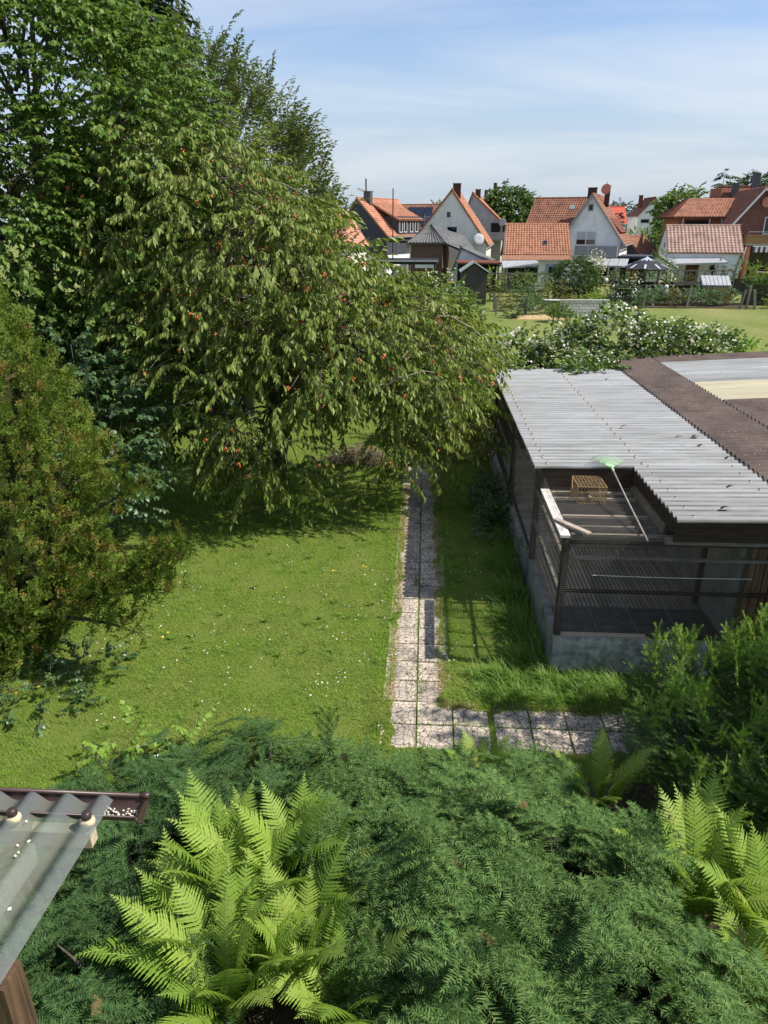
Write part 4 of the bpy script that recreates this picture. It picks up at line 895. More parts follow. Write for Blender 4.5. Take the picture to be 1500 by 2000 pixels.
# ------------------------------------------------------------------ spreading blue-green conifers under the window
def spread_conifer(label, loc, mounds, n, nfront, mat, dens=.17):
    t = thing('spreading_conifer', label, 'conifer', loc)
    X = RNG.uniform(min(m[0] - m[2] for m in mounds), max(m[0] + m[2] for m in mounds), n * 6); Y = RNG.uniform(min(m[1] - m[2] for m in mounds), max(m[1] + m[2] for m in mounds), n * 6)
    def hgt(X, Y):
        h = np.zeros(len(X))
        for (mx, my, r, hh) in mounds:
            q = 1 - ((X - mx) ** 2 + (Y - my) ** 2) / r ** 2; h = np.maximum(h, hh * np.sqrt(np.maximum(q, 0)))
        return h
    Hh = hgt(X, Y); k = Hh > .12; X, Y, Hh = X[k][:n], Y[k][:n], Hh[k][:n]; e = .05
    gx = (hgt(X + e, Y) - hgt(X - e, Y)) / (2 * e); gy = (hgt(X, Y + e) - hgt(X, Y - e)) / (2 * e)
    N = unit(np.stack([-np.clip(gx, -2.5, 2.5), -np.clip(gy, -2.5, 2.5), np.ones(len(X))], 1))
    dep = np.abs(RNG.normal(0, dens, len(X))); wob = .22 * np.sin(X * 5.3 + Y * 2.2) * np.sin(Y * 4.9 - X * 1.9) + .12 * np.sin(X * 11 + 2) * np.sin(Y * 10)
    P = np.stack([X, Y, Hh], 1) + N * (wob - dep)[:, None]; P[:, 2] = np.maximum(P[:, 2], .05)
    D = np.stack([N[:, 0] * 1.1, N[:, 1] * 1.1, np.full(len(X), -.04) - .3 * (1 - N[:, 2])], 1) + RNG.normal(0, .30, P.shape) * np.array([1, 1, .55]) + np.array([0, -.12, 0])
    U = N + Z3 * .3
    lb = MB()
    for i in RNG.permutation(len(P))[:60]:
        m = min(mounds, key=lambda m: (m[0] - P[i][0]) ** 2 + (m[1] - P[i][1]) ** 2); lb.tube(curve_pts((m[0], m[1], .05), P[i], (0, 0, .2), 4), .022, .006, 5)
    lb.build('branches', M['bark'], t, True, True, 'stuff')
    meshes = [np_mesh('needle_spray', q[0], q[1], [mat, M['needlestem']], q[2]) for q in CONIF]; off = root_loc(t)
    front = np.argsort(dep)[:nfront]
    for i in front:
        S, A_, N_ = frames(D[i][None], U[i][None]); o = new_obj('needle_spray', meshes[int(RNG.integers(0, 5))], t)
        o.matrix_local = Matrix.Translation(Vector(P[i]) - off) @ Matrix((S[0], A_[0], N_[0])).transposed().to_4x4() @ Matrix.Scale(RNG.uniform(1.25, 1.75), 4)
    rest = np.setdiff1d(np.arange(len(P)), front); f = Fol(); w = RNG.integers(0, 5, len(P))
    for j in range(5):
        k = rest[w[rest] == j]; s = RNG.uniform(1.1, 1.65, len(k)); f.put(CONIF[j], P[k], D[k], U[k], s, s, s)
    f.build('needle_sprays', [mat, M['needlestem']], t, 'stuff')
    i = RNG.permutation(np.where(dep < .2)[0])[:16]; f = Fol(); f.put(CONIF[1], P[i] + N[i] * .02, D[i], U[i], .4, .5, .5); f.build('dead_sprays', [M['deadneedle'], M['redtwig']], t, 'stuff'); return t
spread_conifer('large blue-green spreading conifer mound in front of the slab path', (.9, 4.7, 0),
    [(-.75, 6.2, .62, 1.0), (.3, 5.85, .9, .72), (1.35, 5.75, .8, .82), (.35, 4.75, 1.05, 1.3), (1.35, 4.6, 1.05, 1.42), (1.75, 3.7, .95, 1.35), (-.45, 5.3, .75, 1.0), (.6, 3.55, 1.0, 1.25), (1.4, 3.0, .9, 1.15), (.35, 2.95, .8, .95), (2.2, 3.1, .7, .95)], 1750, 220, M['needle'])
spread_conifer('darker spreading conifer beside the porch roof, left of the big fern', (-2.7, 4.6, 0),
    [(-1.7, 6.35, .75, .85), (-2.5, 6.0, .8, .8), (-3.3, 5.6, .8, .7), (-2.6, 4.9, .95, .95), (-3.3, 4.3, .9, .85), (-2.5, 3.9, .95, .95), (-2.3, 3.1, .9, .9), (-3.2, 3.3, .9, .75), (-1.5, 5.4, .7, .8), (-1.5, 2.7, .8, .7)], 1080, 100, M['needledark'])

# ------------------------------------------------------------------ ferns
PIN = []
def fern_frond(L, wmax, npair, arch0, arch1, seed):
    r = np.random.default_rng(seed); f = Fol(); th = arch0; p = V3(0, 0, 0); pts = [p]; tans = []
    ns = npair + 8; st = L / ns
    for i in range(ns):
        t = i / ns; th = arch0 + (arch1 - arch0) * t ** 1.6; d = V3(0, sin(th), cos(th)); tans.append(d); p = p + d * st; pts.append(p)
    tans.append(tans[-1])
    f.tube(pts[::3] + [pts[-1]], .0065, .0015, 4, 1)
    nst = 9; tv = []; tt = []
    for j in range(nst):
        u = j / (nst - 1); base = (1 - u ** 1.8) * .5 * (.75 + .25 * min(1, u * 6)); w = base * (1.18 if j % 2 else .80)
        tv += [(-w, u + (.03 if j % 2 else 0), -.10 * u * u + .02), (0, u, -.10 * u * u), (w, u + (.03 if j % 2 else 0), -.10 * u * u + .02)]
    for j in range(nst - 1):
        a = 3 * j; tt += [(a, a + 1, a + 4), (a, a + 4, a + 3), (a + 1, a + 2, a + 5), (a + 1, a + 5, a + 4)]
    T = (np.array(tv), np.array(tt))
    for i in range(5, ns):
        t = (i - 5) / (ns - 5); l = wmax * (t ** .55 * .35 + .65 * sin(pi * min(1, (t * .86 + .14)) ** 1.15) ** .8) if t < .97 else wmax * .12
        l = max(.012, l * min(1, (1 - t) * 3.4 + .06) * min(1, .25 + t * 3)); d = tans[i]; nrm = V3(0, cos(atan2(d[1], d[2])), -sin(atan2(d[1], d[2]))) * -1
        for s in (-1, 1):
            a = V3(s, 0, 0) * (1 - .12 * t) + d * (.30 + .35 * t + r.normal(0, .04)) - nrm * (.0 + r.normal(.06, .05))
            f.put(T, (pts[i] + d * r.normal(0, .002))[None], a[None], nrm[None], .030 * (.65 + .5 * (1 - t)) * (1 if l > .05 else .7), l * r.uniform(.93, 1.05), l, 0)
    V, T_, Mi = f.arrays(); return np_mesh('frond', V, T_, [M['fern'], M['fernstem']], Mi)
FR = [fern_frond(1.25, .20, 36, .10, 1.25, 1), fern_frond(1.30, .205, 38, .06, .95, 2), fern_frond(1.1, .18, 34, .16, 1.5, 3), fern_frond(1.2, .19, 36, .02, .70, 4), fern_frond(.95, .13, 30, .25, 1.7, 5)]
def fern(label, x, y, n, size=1.0, az0=0, z=0, spreadk=1.0, tilt=.0, group='ferns below the window', az_skip=None):
    t = thing('fern', label, 'fern', (x, y, z), 0, group); rr = random.Random(int(x * 100 + y * 1000))
    for k in range(n):
        az = az0 + 2 * pi * k / n + rr.uniform(-.25, .25)
        if az_skip and az_skip(az): continue
        o = new_obj('frond', FR[rr.choice((0, 0, 1, 1, 2, 3))], t); s = size * rr.uniform(.85, 1.15)
        o.location = (.06 * cos(az + pi / 2), .06 * sin(az + pi / 2), 0); o.rotation_euler = (rr.uniform(-.12, .08) - tilt, rr.uniform(-.10, .10), az); o.scale = (s, s, s)
    return t
fern('largest bright green fern, fronds against the dark conifer near the porch', -1.75, 4.75, 15, 1.2, .2)
fern('bright fern crown just right of the largest fern', -1.1, 4.85, 14, 1.12, .5)
fern('bright fern crown at the bottom edge below the largest fern', -1.5, 3.85, 15, 1.15, .9)
fern('fern crown in the middle of the bright fern patch', -1.0, 4.15, 14, 1.1, .0)
fern('upright fern crown in the rear of the bright fern patch', -1.42, 4.95, 10, 1.22, .35)
fern('spreading fern crown at the lower left of the bright fern patch', -1.85, 4.15, 12, 1.1, .6)
fern('low bright fern leaning out over the blue-green conifer', -.55, 3.85, 12, 1.0, .1)
fern('tall yellow-green fern standing right of the blue-green conifer mound', 2.6, 4.95, 13, 1.25, .4)
fern('fern half in shade at the right edge beside the tall yellow-green fern', 3.2, 4.65, 13, 1.2, .7)
fern('low fern below the shaded fern at the lower right', 2.8, 4.05, 11, .95, .2)
fern('small fern peeping over the conifer near the end of the cross path', 2.12, 6.4, 9, .85, .3)
fern('small fern peeping over the conifer in front of the grass joint', .78, 6.65, 8, .62, .6)

# ------------------------------------------------------------------ yew at the right, and the tree outside the frame that shades it
yw = thing('yew_shrub', 'green yew shrub in half shade before the aviary wall', 'shrub', (3.8, 6.8, 0))
lobes = [((3.75, 7.9, .55), (.8, .6, .8)), ((4.3, 7.2, .7), (.9, .9, .85)), ((3.35, 6.7, .5), (.75, .8, .75)), ((4.3, 6.0, .65), (.95, .8, .9)), ((3.5, 5.8, .45), (.7, .6, .7)), ((4.9, 7.9, .8), (.8, .8, .9)), ((5.0, 6.6, .8), (.9, .9, .9))]
P, D = crown_points(lobes, 1600, .45, .06, .45, .7)
lb = MB()
for i in RNG.permutation(len(P))[:110]:
    l = min(lobes, key=lambda q: in_lobe(P[i:i + 1], q)[0]); lb.tube(curve_pts((l[0][0], l[0][1], .02), P[i], (0, 0, -.05), 3), .016, .005, 4)
lb.build('branches', M['bark'], yw, True, True, 'stuff')
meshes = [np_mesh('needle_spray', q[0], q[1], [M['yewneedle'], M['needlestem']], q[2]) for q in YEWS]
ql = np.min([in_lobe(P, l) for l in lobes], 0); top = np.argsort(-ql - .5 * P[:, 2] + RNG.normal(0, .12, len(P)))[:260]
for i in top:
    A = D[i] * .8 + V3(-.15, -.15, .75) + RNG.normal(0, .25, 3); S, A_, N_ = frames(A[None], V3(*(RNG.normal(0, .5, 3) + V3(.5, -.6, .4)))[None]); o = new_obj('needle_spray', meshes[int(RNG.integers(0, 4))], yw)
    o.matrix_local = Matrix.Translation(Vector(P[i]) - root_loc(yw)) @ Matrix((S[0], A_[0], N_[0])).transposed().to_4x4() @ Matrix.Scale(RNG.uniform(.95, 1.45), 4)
rest = np.setdiff1d(np.arange(len(P)), top); f = Fol(); put_twigs(f, YEWS, P[rest], D[rest], .8, 1.2, .4, .35); f.build('needle_sprays', [M['yewshade'], M['needlestem']], yw, 'stuff')
tree('shade_tree', 'broad-leaved tree standing beyond the right edge that shades the yew', 'tree', (8.3, 6.9, 0), [(8.3, 6.9, 0), (8.2, 6.9, 2.4), (8.1, 6.9, 4)],
     [((8.1, 6.9, 3.5), (7.5, 7.3, 5.8)), ((8.1, 6.9, 3.5), (7.6, 6.4, 5.6)), ((8.1, 6.9, 3.5), (9, 7, 6.5))],
     [((7.1, 7.0, 6.0), (1.4, .7, 1.4)), ((7.6, 6.1, 5.8), (1.4, .8, 1.3)), ((8.5, 6.9, 7.0), (1.5, .8, 1.4)), ((7.4, 6.5, 4.3), (.9, .9, .8))], BROAD, 260, [M['bigleaf'], M['redtwig']], r0=.16, nlimb=20, limb_r=.06)

# ------------------------------------------------------------------ small plants in the lawn edge and on the aviary wall
def leafbush(name, label, cat, loc, lobes, n, tm, mats, nlimb=10, group=None, lift=.3, s0=.7, s1=1.1, flowers=0, fsize=.05, zmin=.05, fmat='petal', inner=.4):
    t = thing(name, label, cat, loc, 0, group); P, D = crown_points(lobes, n, inner, zmin, .5); lb = MB()
    for i in RNG.permutation(len(P))[:max(nlimb, 3)]: lb.tube(curve_pts((loc[0] + RNG.normal(0, .05), loc[1] + RNG.normal(0, .05), 0), P[i], (0, 0, .1), 3), .006 + .004 * lobes[0][1][2], .003, 4)
    lb.build('stems', M['bark'], t, True, True, 'stuff')
    f = Fol(); put_twigs(f, tm, P, D, s0, s1, lift, .45); f.build('foliage', mats, t, 'stuff')
    if flowers:
        k = RNG.permutation(np.where(D[:, 2] > -.2)[0])[:flowers]; k = np.repeat(k, 5); q = P[k] + D[k] * .25 + RNG.normal(0, fsize * 1.6, (len(k), 3)); U = unit(rdir(len(k)) + Z3)
        Fol().put(L_PETAL, q, np.cross(U, rdir(len(k))), U, fsize, fsize, fsize).build('blossoms', [M[fmat]], t, 'stuff')
    return t
leafbush('weed_shrub', 'small leafy weed shrub with yellowish tips against the aviary wall', 'shrub', (1.62, 15.2, 0), [((1.6, 15.6, .4), (.45, .7, .45)), ((1.65, 14.4, .35), (.4, .6, .4)), ((1.62, 16.4, .35), (.35, .5, .4))], 260, ROUND, [M['ivy'], M['twig']], 25, s0=.35, s1=.6)
leafbush('ivy', 'ivy climbing over the joint of the aviary side wall', 'climber', (1.98, 15.3, 0), [((1.97, 15.3, .6), (.14, .3, .55)), ((2.0, 12.2, .35), (.12, .22, .4))], 70, ROUND, [M['ivy'], M['twig']], 8, s0=.3, s1=.5)
leafbush('ground_ivy', 'low dark ground ivy under the olive conifer', 'ground cover', (-5.6, 8.6, 0), [((-5.5, 8.2, .1), (.8, .6, .25)), ((-5.0, 9.0, .1), (.6, .5, .22)), ((-6.3, 7.5, .1), (.8, .5, .25))], 190, ROUND, [M['ivy'], M['twig']], 10, s0=.4, s1=.7)
for lab, x, y in (('lime-green bramble shoot with white flowers above the gutter', -3.75, 6.85), ('second lime-green bramble shoot, nearer the conifer, with a bare stalk', -3.05, 6.95)):
    leafbush('bramble_shoot', lab, 'weed', (x, y, 0), [((x, y, .22), (.3, .2, .2)), ((x + .15, y + .25, .32), (.15, .15, .15))], 16, ROUND, [M['lime'], M['twig']], 6, 'bramble shoots in the lawn', s0=.6, s1=.9, flowers=2, fsize=.022)
# brush heaps
def heap(name, label, loc, rx, ry, h, n, mat, L=1.0, r=.008):
    q = MB(); rr = random.Random(5)
    for _ in range(n):
        x = rr.gauss(0, rx * .45); y = rr.gauss(0, ry * .45); z = max(.02, h * math.exp(-(x / rx) ** 2 - (y / ry) ** 2) * rr.uniform(.1, 1)); a = rr.uniform(0, pi); l = L * rr.uniform(.2, .6)
        q.tube(curve_pts((x - cos(a) * l, y - sin(a) * l, max(.01, z + rr.uniform(-.1, .1))), (x + cos(a) * l, y + sin(a) * l, max(.01, z + rr.uniform(-.15, .15))), (0, 0, rr.uniform(-.05, .15)), 3), r * rr.uniform(.6, 1.5), r * .5, 4)
    o = q.build(name, mat, None, True); o.location = loc; setp(o, label, 'brush heap'); return o
heap('brush_heap', 'low heap of cut twigs on the lawn under the cherry tree', (-1.9, 19.4, 0), 1.0, .5, .45, 330, M['cane'])
heap('cane_heap', 'dark tangle of dry canes in the corner behind the aviary wall', (1.35, 20.2, 0), .8, .6, 1.2, 260, M['cane'], 1.3)
leafbush('bay_shrub', 'dark shrub filling the shadow beside the far corner of the aviary', 'shrub', (1.1, 21.3, 0), [((1.0, 21.4, 1.2), (1.1, .8, 1.2)), ((-.2, 21.8, .8), (.8, .6, .8))], 260, BROAD, [M['bigleaf'], M['bark']], 20)

# ------------------------------------------------------------------ bramble hedge behind the aviary
bl = [((2.6, 21.6, 1.7), (1.1, .9, 1.5)), ((4.2, 21.7, 1.9), (1.3, 1.0, 1.5)), ((5.7, 21.9, 2.4), (1.3, 1.1, 1.5)), ((7.2, 22, 2.2), (1.3, 1.1, 1.4)), ((8.4, 22.2, 2.1), (1.1, 1.0, 1.25))]
leafbush('bramble_thicket', 'bramble thicket with white blossoms behind the aviary roof', 'bramble', (5, 21.8, 0), bl, 2100, ROUNDFAR, [M['bramble'], M['cane']], 120, s0=.9, s1=1.4, flowers=900, fsize=.06, zmin=.3, inner=.6)
leafbush('roof_bramble', 'bramble spray lying over the rear edge of the plastic roof', 'bramble', (4.6, 20.3, 0), [((4.6, 19.9, 2.75), (.75, .7, .28)), ((4.2, 19.3, 2.72), (.4, .5, .12)), ((2.6, 19.9, 2.66), (.5, .25, .10))], 190, ROUND, [M['bramble'], M['cane']], 14, s0=.5, s1=.9, flowers=24, fsize=.045, zmin=2.6)
leafbush('maple_seedling', 'yellow-green leafy bush at the right end of the bramble thicket', 'shrub', (9.5, 22.6, 0), [((9.4, 22.6, 1.9), (.9, .9, 1.2)), ((10.4, 23, 1.8), (.7, .7, 1.1))], 300, ROUND, [M['lime'], M['cane']], 20, s0=.8, s1=1.2)
# ------------------------------------------------------------------ house materials
M['orange_tile'] = surf('orange_clay_tile', (.33, .14, .078), (.50, .24, .145), 3, .75, .2, detail=7, dirt=(.15, .08, .055), dirt_scale=1.3, dirt_amt=.85, objvar=.12)
M['rust_tile'] = surf('weathered_rust_tile', (.24, .105, .065), (.39, .185, .115), 3, .8, .2, detail=7, dirt=(.10, .06, .045), dirt_scale=1.2, dirt_amt=.85, objvar=.15)
M['brown_tile'] = surf('pinkish_brown_tile', (.30, .19, .15), (.52, .36, .29), 4, .8, .2, detail=7, dirt=(.10, .07, .06), dirt_scale=1.0, dirt_amt=.7)
M['darkred_tile'] = surf('dark_brown_red_tile', (.12, .045, .03), (.21, .08, .05), 3, .8, .2)
M['red_tile'] = surf('bright_red_tile', (.46, .08, .05), (.56, .12, .07), 2, .7, .25)
M['pink_tile'] = surf('faded_pinkish_red_tile', (.50, .21, .15), (.62, .29, .21), 2, .8, .2)
M['grey_tile'] = surf('dark_grey_tile', (.085, .085, .085), (.17, .17, .165), 3, .7, .25)
M['white_render'] = surf('white_render', (.74, .74, .72), (.84, .84, .82), 1.2, .9, .15, dirt=(.42, .41, .38), dirt_scale=.7, dirt_amt=.5)
M['cream_render'] = surf('pale_cream_render', (.72, .71, .64), (.80, .79, .72), 1.2, .9, .15, dirt=(.45, .43, .37), dirt_scale=.7, dirt_amt=.45)
M['grey_render'] = surf('stained_grey_render', (.36, .34, .32), (.52, .50, .47), 1.2, .9, .15)
M['slate_wall'] = surf('slate_blue_cladding', (.05, .054, .064), (.08, .085, .10), 3, .7, .25)
M['brown_wall'] = surf('brown_board_wall', (.12, .068, .05), (.17, .098, .072), 3, .8, .2)
def mk_brick():
    t = NT('dark_red_brick'); br = t.n('ShaderNodeTexBrick'); br.inputs['Scale'].default_value = 3.2
    br.inputs['Color1'].default_value = rgba((.145, .062, .048)); br.inputs['Color2'].default_value = rgba((.21, .10, .078)); br.inputs['Mortar'].default_value = rgba((.19, .15, .13)); br.inputs['Mortar Size'].default_value = .012
    sp = t.n('ShaderNodeSeparateXYZ'); t.l(t.obj(), sp.inputs[0]); cb_ = t.n('ShaderNodeCombineXYZ'); t.l(t.math('ADD', sp.outputs[0], sp.outputs[1]), cb_.inputs[0]); t.l(sp.outputs[2], cb_.inputs[1]); t.l(cb_.outputs[0], br.inputs['Vector'])
    c = t.mix(t.mrange(t.noise(1.5, 5), .4, .7, 0, .45), br.outputs[0], (.11, .05, .042)); return t.done(t.pbsdf(c, .9, .15))
M['brick'] = mk_brick()
M['redbrick'] = surf('orange_brown_brick', (.30, .13, .08), (.42, .19, .12), 6, .9, .15)
M['glass'] = surf('dark_window_glass', (.012, .014, .017), None, rough=.06, spec=.6)
M['blind'] = surf('pale_roller_blind', (.42, .43, .44), (.5, .5, .51), 2, .8, .2)
M['trim'] = surf('white_window_trim', (.72, .72, .70), None, rough=.5, spec=.35)
M['greytrim'] = surf('grey_painted_trim', (.28, .29, .30), None, rough=.5, spec=.35)
M['chimney'] = surf('dark_brick_chimney', (.05, .03, .026), (.10, .06, .05), 6, .9, .15)
M['slate'] = surf('slate_clad_chimney', (.07, .073, .082), (.11, .115, .125), 5, .7, .3)
M['balcony_panel'] = surf('grey_balcony_panel', (.20, .205, .21), (.25, .255, .26), 3, .6, .3)
M['balcony_wood'] = wood('yellow_brown_balcony_board', (.20, .12, .05), (.33, .21, .095), 3, 'X')
M['tinsheet'] = surf('grey_metal_sheet', (.36, .37, .37), (.50, .51, .51), 3, .45, .4, metal=.2)
M['dish'] = surf('salmon_satellite_dish', (.60, .22, .14), None, rough=.6)
M['greydish'] = surf('light_grey_dish', (.5, .5, .5), None, rough=.5)
M['bluedoor'] = surf('grey_blue_painted_door', (.26, .32, .41), (.31, .37, .46), 4, .6, .3)
M['solar'] = surf('dark_solar_panel', (.012, .015, .03), (.025, .03, .055), 8, .15, .6)
M['copper_strip'] = surf('corrugated_brown_eaves_sheet', (.26, .12, .065), (.38, .19, .11), 5, .7, .25)
M['black'] = surf('black_painted_wood', (.012, .012, .012), (.028, .026, .024), 4, .7, .25)
M['greywoodz'] = wood('weathered_grey_post', (.12, .105, .088), (.30, .265, .22), 5, 'Z')
M['awning'] = surf('pale_awning_cloth', (.62, .62, .60), None, rough=.85)
M['darkcloth'] = surf('dark_grey_gazebo_cloth', (.032, .033, .04), (.05, .05, .058), 3, .8, .2)
M['palestrip'] = surf('pale_blue_strip', (.46, .50, .58), None, rough=.7)
M['block'] = surf('pale_concrete_block', (.50, .485, .43), (.66, .64, .57), 5, .9, .15, objvar=.12)
M['straw'] = surf('straw_mulch', (.36, .23, .11), (.60, .44, .25), 7, .95, .1, bscale=20, bstr=.8, bdist=.05)
M['farleaf'] = leafmat('mid_green_far_leaves', [(.05, .10, .02), (.08, .145, .03), (.115, .18, .04)], .25)
M['farlight'] = leafmat('light_green_far_leaves', [(.10, .165, .03), (.14, .22, .04), (.18, .26, .05)], .3)
M['farlime'] = leafmat('yellow_green_far_leaves', [(.19, .27, .035), (.24, .32, .05), (.28, .34, .06)], .3)
M['fardark'] = leafmat('dark_green_far_leaves', [(.03, .065, .022), (.05, .09, .028), (.065, .115, .035)], .2)
M['cabbage'] = leafmat('grey_green_vegetable_leaves', [(.14, .24, .12), (.20, .31, .17), (.11, .19, .07)], .25)
M['autumn'] = leafmat('bronze_green_leaves', [(.14, .14, .035), (.20, .17, .05), (.12, .16, .04)], .25)
M['copperleaf'] = leafmat('copper_purple_leaves', [(.05, .035, .03), (.07, .05, .04)], .2)
M['hedge'] = leafmat('clipped_hedge_leaves', [(.07, .14, .03), (.10, .18, .04), (.15, .23, .05)], .25)

# ------------------------------------------------------------------ roof and house builders (local frame: x across the gable, y along the ridge)
def tiled(mb, e0, e1, r1, r0, tw=.30, th=.36, amp=.045):
    """pantile relief between eave e0-e1 and ridge r0-r1"""
    e0, e1, r1, r0 = (Vector(p) for p in (e0, e1, r1, r0)); nrm = (e1 - e0).cross(r0 - e0 if (r0 - e0).length > .01 else r1 - e0).normalized()
    if nrm.z < 0: nrm = -nrm
    wid = max((e1 - e0).length, (r1 - r0).length); hgt = max((r0 - e0).length, (r1 - e1).length); nc = max(2, int(wid / tw)); nr = max(2, int(hgt / th)); per = 4; nu = nc * per
    rows = []
    for r in range(nr):
        for t, lift in ((r / nr, .05), ((r + .97) / nr, .012)): rows.append((t, lift))
    base = len(mb.v)
    for t, lift in rows:
        a = e0.lerp(r0, t); b = e1.lerp(r1, t)
        for i in range(nu + 1):
            ph = (i % per) / per; w = amp * (.5 + .5 * sin(2 * pi * ph)); mb.v.append(tuple(a.lerp(b, i / nu) + nrm * (lift + w)))
    for j in range(len(rows) - 1):
        for i in range(nu):
            a = base + j * (nu + 1) + i; mb.f.append((a, a + 1, a + nu + 2, a + nu + 1))
def slab_roof(p, t=.14):
    m = MB(); n = (Vector(p[1]) - Vector(p[0])).cross(Vector(p[2]) - Vector(p[1])).normalized()
    if n.z < 0: n = -n
    lo = [Vector(q) - n * t for q in p]; k = len(p); m.v = [tuple(q) for q in lo] + [tuple(Vector(q)) for q in p]
    m.f = [tuple(range(k))[::-1], tuple(range(k, 2 * k))] + [(i, (i + 1) % k, k + (i + 1) % k, k + i) for i in range(k)]; return m
def roof_part(parent, p, mat, name='roof', tile=True, tw=.30, th=.36, amp=.045):
    """p: eave0, eave1, ridge1, ridge0"""
    q = p if (Vector(p[2]) - Vector(p[3])).length > .02 else p[:3]
    r = slab_roof(q).build(name, mat, parent)
    if tile:
        m = MB(); tiled(m, p[0], p[1], p[2], p[3], tw, th, amp); m.build('tiles', mat, r, False, False, 'stuff')
    return r
def window(parent, x, z, w, h, y=0.0, face='-y', frame=None, pane=None, bars=0, fw=.09, name='window', blind=0):
    """frame + recessed pane; face gives which way it looks; (x,z) centre along the wall, y the wall plane"""
    def tr(a, d, c): 
        return {'-y': (a, y + d, c), '+y': (a, y - d, c), '-x': (y + d, a, c), '+x': (y - d, a, c)}[face]
    def bx(a0, a1, c0, c1, d0, d1):
        p, q = tr(a0, d0, c0), tr(a1, d1, c1); return (min(p[0], q[0]), max(p[0], q[0]), min(p[1], q[1]), max(p[1], q[1]), c0, c1)
    f = MB(); x0, x1, z0, z1 = x - w / 2, x + w / 2, z - h / 2, z + h / 2
    f.box(*bx(x0, x1, z1 - fw, z1, -.07, .02)); f.box(*bx(x0, x1, z0, z0 + fw, -.07, .02)); f.box(*bx(x0, x0 + fw, z0 + fw, z1 - fw, -.07, .02)); f.box(*bx(x1 - fw, x1, z0 + fw, z1 - fw, -.07, .02))
    for b_ in range(bars): c = x0 + w * (b_ + 1) / (bars + 1); f.box(*bx(c - fw / 2, c + fw / 2, z0 + fw, z1 - fw, -.07, .02))
    o = f.build(name, frame or M['trim'], parent)
    MB().box(*bx(x0 + fw, x1 - fw, z0 + fw, z1 - fw, -.03, .015)).build('pane', pane or M['glass'], o)
    if blind: MB().box(*bx(x0 + fw, x1 - fw, z1 - fw - (h - 2 * fw) * blind, z1 - fw, -.05, -.032)).build('blind', M['blind'], o)
    return o
def gable_house(name, label, loc, rz, w, d, eL, eR, ridge, wall, roof, xr=0.0, oh=.3, ohg=.25, tile=True, cat='house', group=None, verge=None, tw=.30, th=.36, ohL=None, ohR=None, low=0.0):
    t = thing(name, label, cat, loc, rz, group); a, b = -w / 2, w / 2
    m = MB(); P = [(a, 0, low), (b, 0, low), (b, 0, eR), (xr, 0, ridge), (a, 0, eL)]; k = 5
    m.v = P + [(x, d, z) for x, _, z in P]; m.f = [(0, 1, 2, 3, 4), (9, 8, 7, 6, 5)] + [(i, i + 5, (i + 1) % 5 + 5, (i + 1) % 5) for i in range(5)]; m.build('wall', wall, t)
    for sx, e, o_ in ((a, eL, ohL), (b, eR, ohR)):
        o_ = oh if o_ is None else o_; sl = (ridge - e) / abs(xr - sx); s = -1 if sx == a else 1; ex = sx + s * o_; ez = e - sl * o_ + .16; rzz = ridge + .16
        roof_part(t, [(ex, -ohg, ez), (ex, d + ohg, ez), (xr, d + ohg, rzz), (xr, -ohg, rzz)], roof, 'roof', tile, tw, th)
        if verge: MB().bar((xr, -ohg - .03, rzz - .06), (ex, -ohg - .03, ez - .06), .06, .20).build('verge_board', verge, t)
    for sx, e in ((a, eL), (b, eR)):
        s = -1 if sx == a else 1; ez = e - (ridge - e) / abs(xr - sx) * oh + .06; MB().tube([(sx + s * (oh + .07), -ohg, ez), (sx + s * (oh + .07), d + ohg, ez)], .08, .08, 6).build('eaves_gutter', M['greytrim'], t)
    MB().tube([(xr, -ohg, ridge + .2), (xr, d + ohg, ridge + .2)], .11, .11, 8).build('ridge_cap', roof, t)
    return t
def chimney(t, x, y, z0, z1, w=.7, dd=.55, mat=None, pots=1):
    c = MB().box(x - w / 2, x + w / 2, y - dd / 2, y + dd / 2, z0, z1).build('chimney', mat or M['chimney'], t)
    MB().box(x - w / 2 - .05, x + w / 2 + .05, y - dd / 2 - .05, y + dd / 2 + .05, z1, z1 + .08).build('chimney_cap', mat or M['chimney'], c)
    return c
def dish(t, x, y, z, r, mat, nx=0.0, name='satellite_dish'):
    m = MB(); m.lathe((x, y, z), [(r * .02, .10), (r * .5, .05), (r * .85, -.03), (r, -.10), (r * .97, -.12), (.03, .06)], 18, axis=(nx, 1, -.25)); o = m.build(name, mat, t, True)
    MB().tube([(x, y + .05, z), (x, y + .28, z - .05)], .03, .03, 5).build('dish_arm', M['greytrim'], o); return o

# ------------------------------------------------------------------ the orange-tiled garden house and the white gabled house behind it
t = thing('garden_house', 'low garden house with bright orange pantile roof and blue-grey door', 'garden house', (11.0, 75, 0))
MB().box(-3.05, 3.2, 0, 4.4, 0, 2.95).build('wall', M['white_render'], t)
m = MB(); m.v = [(-3.05, 0, 2.95), (-3.05, 4.4, 2.95), (-3.05, 3.4, 6.0), (3.2, 0, 2.95), (3.2, 4.4, 2.95), (3.2, 3.4, 6.0)]; m.f = [(0, 2, 1), (3, 4, 5), (0, 3, 5, 2), (1, 2, 5, 4), (0, 1, 4, 3)]; m.build('gable', M['white_render'], t)
roof_part(t, [(-3.35, .15, 3.42), (3.3, .15, 3.42), (3.3, 3.4, 6.2), (-2.95, 3.4, 6.2)], M['orange_tile'], tw=.27, th=.30, amp=.06)
roof_part(t, [(-3.25, 5.0, 3.2), (3.3, 5.0, 3.2), (3.3, 3.4, 6.2), (-2.95, 3.4, 6.2)], M['orange_tile'], tile=False)
e = MB()
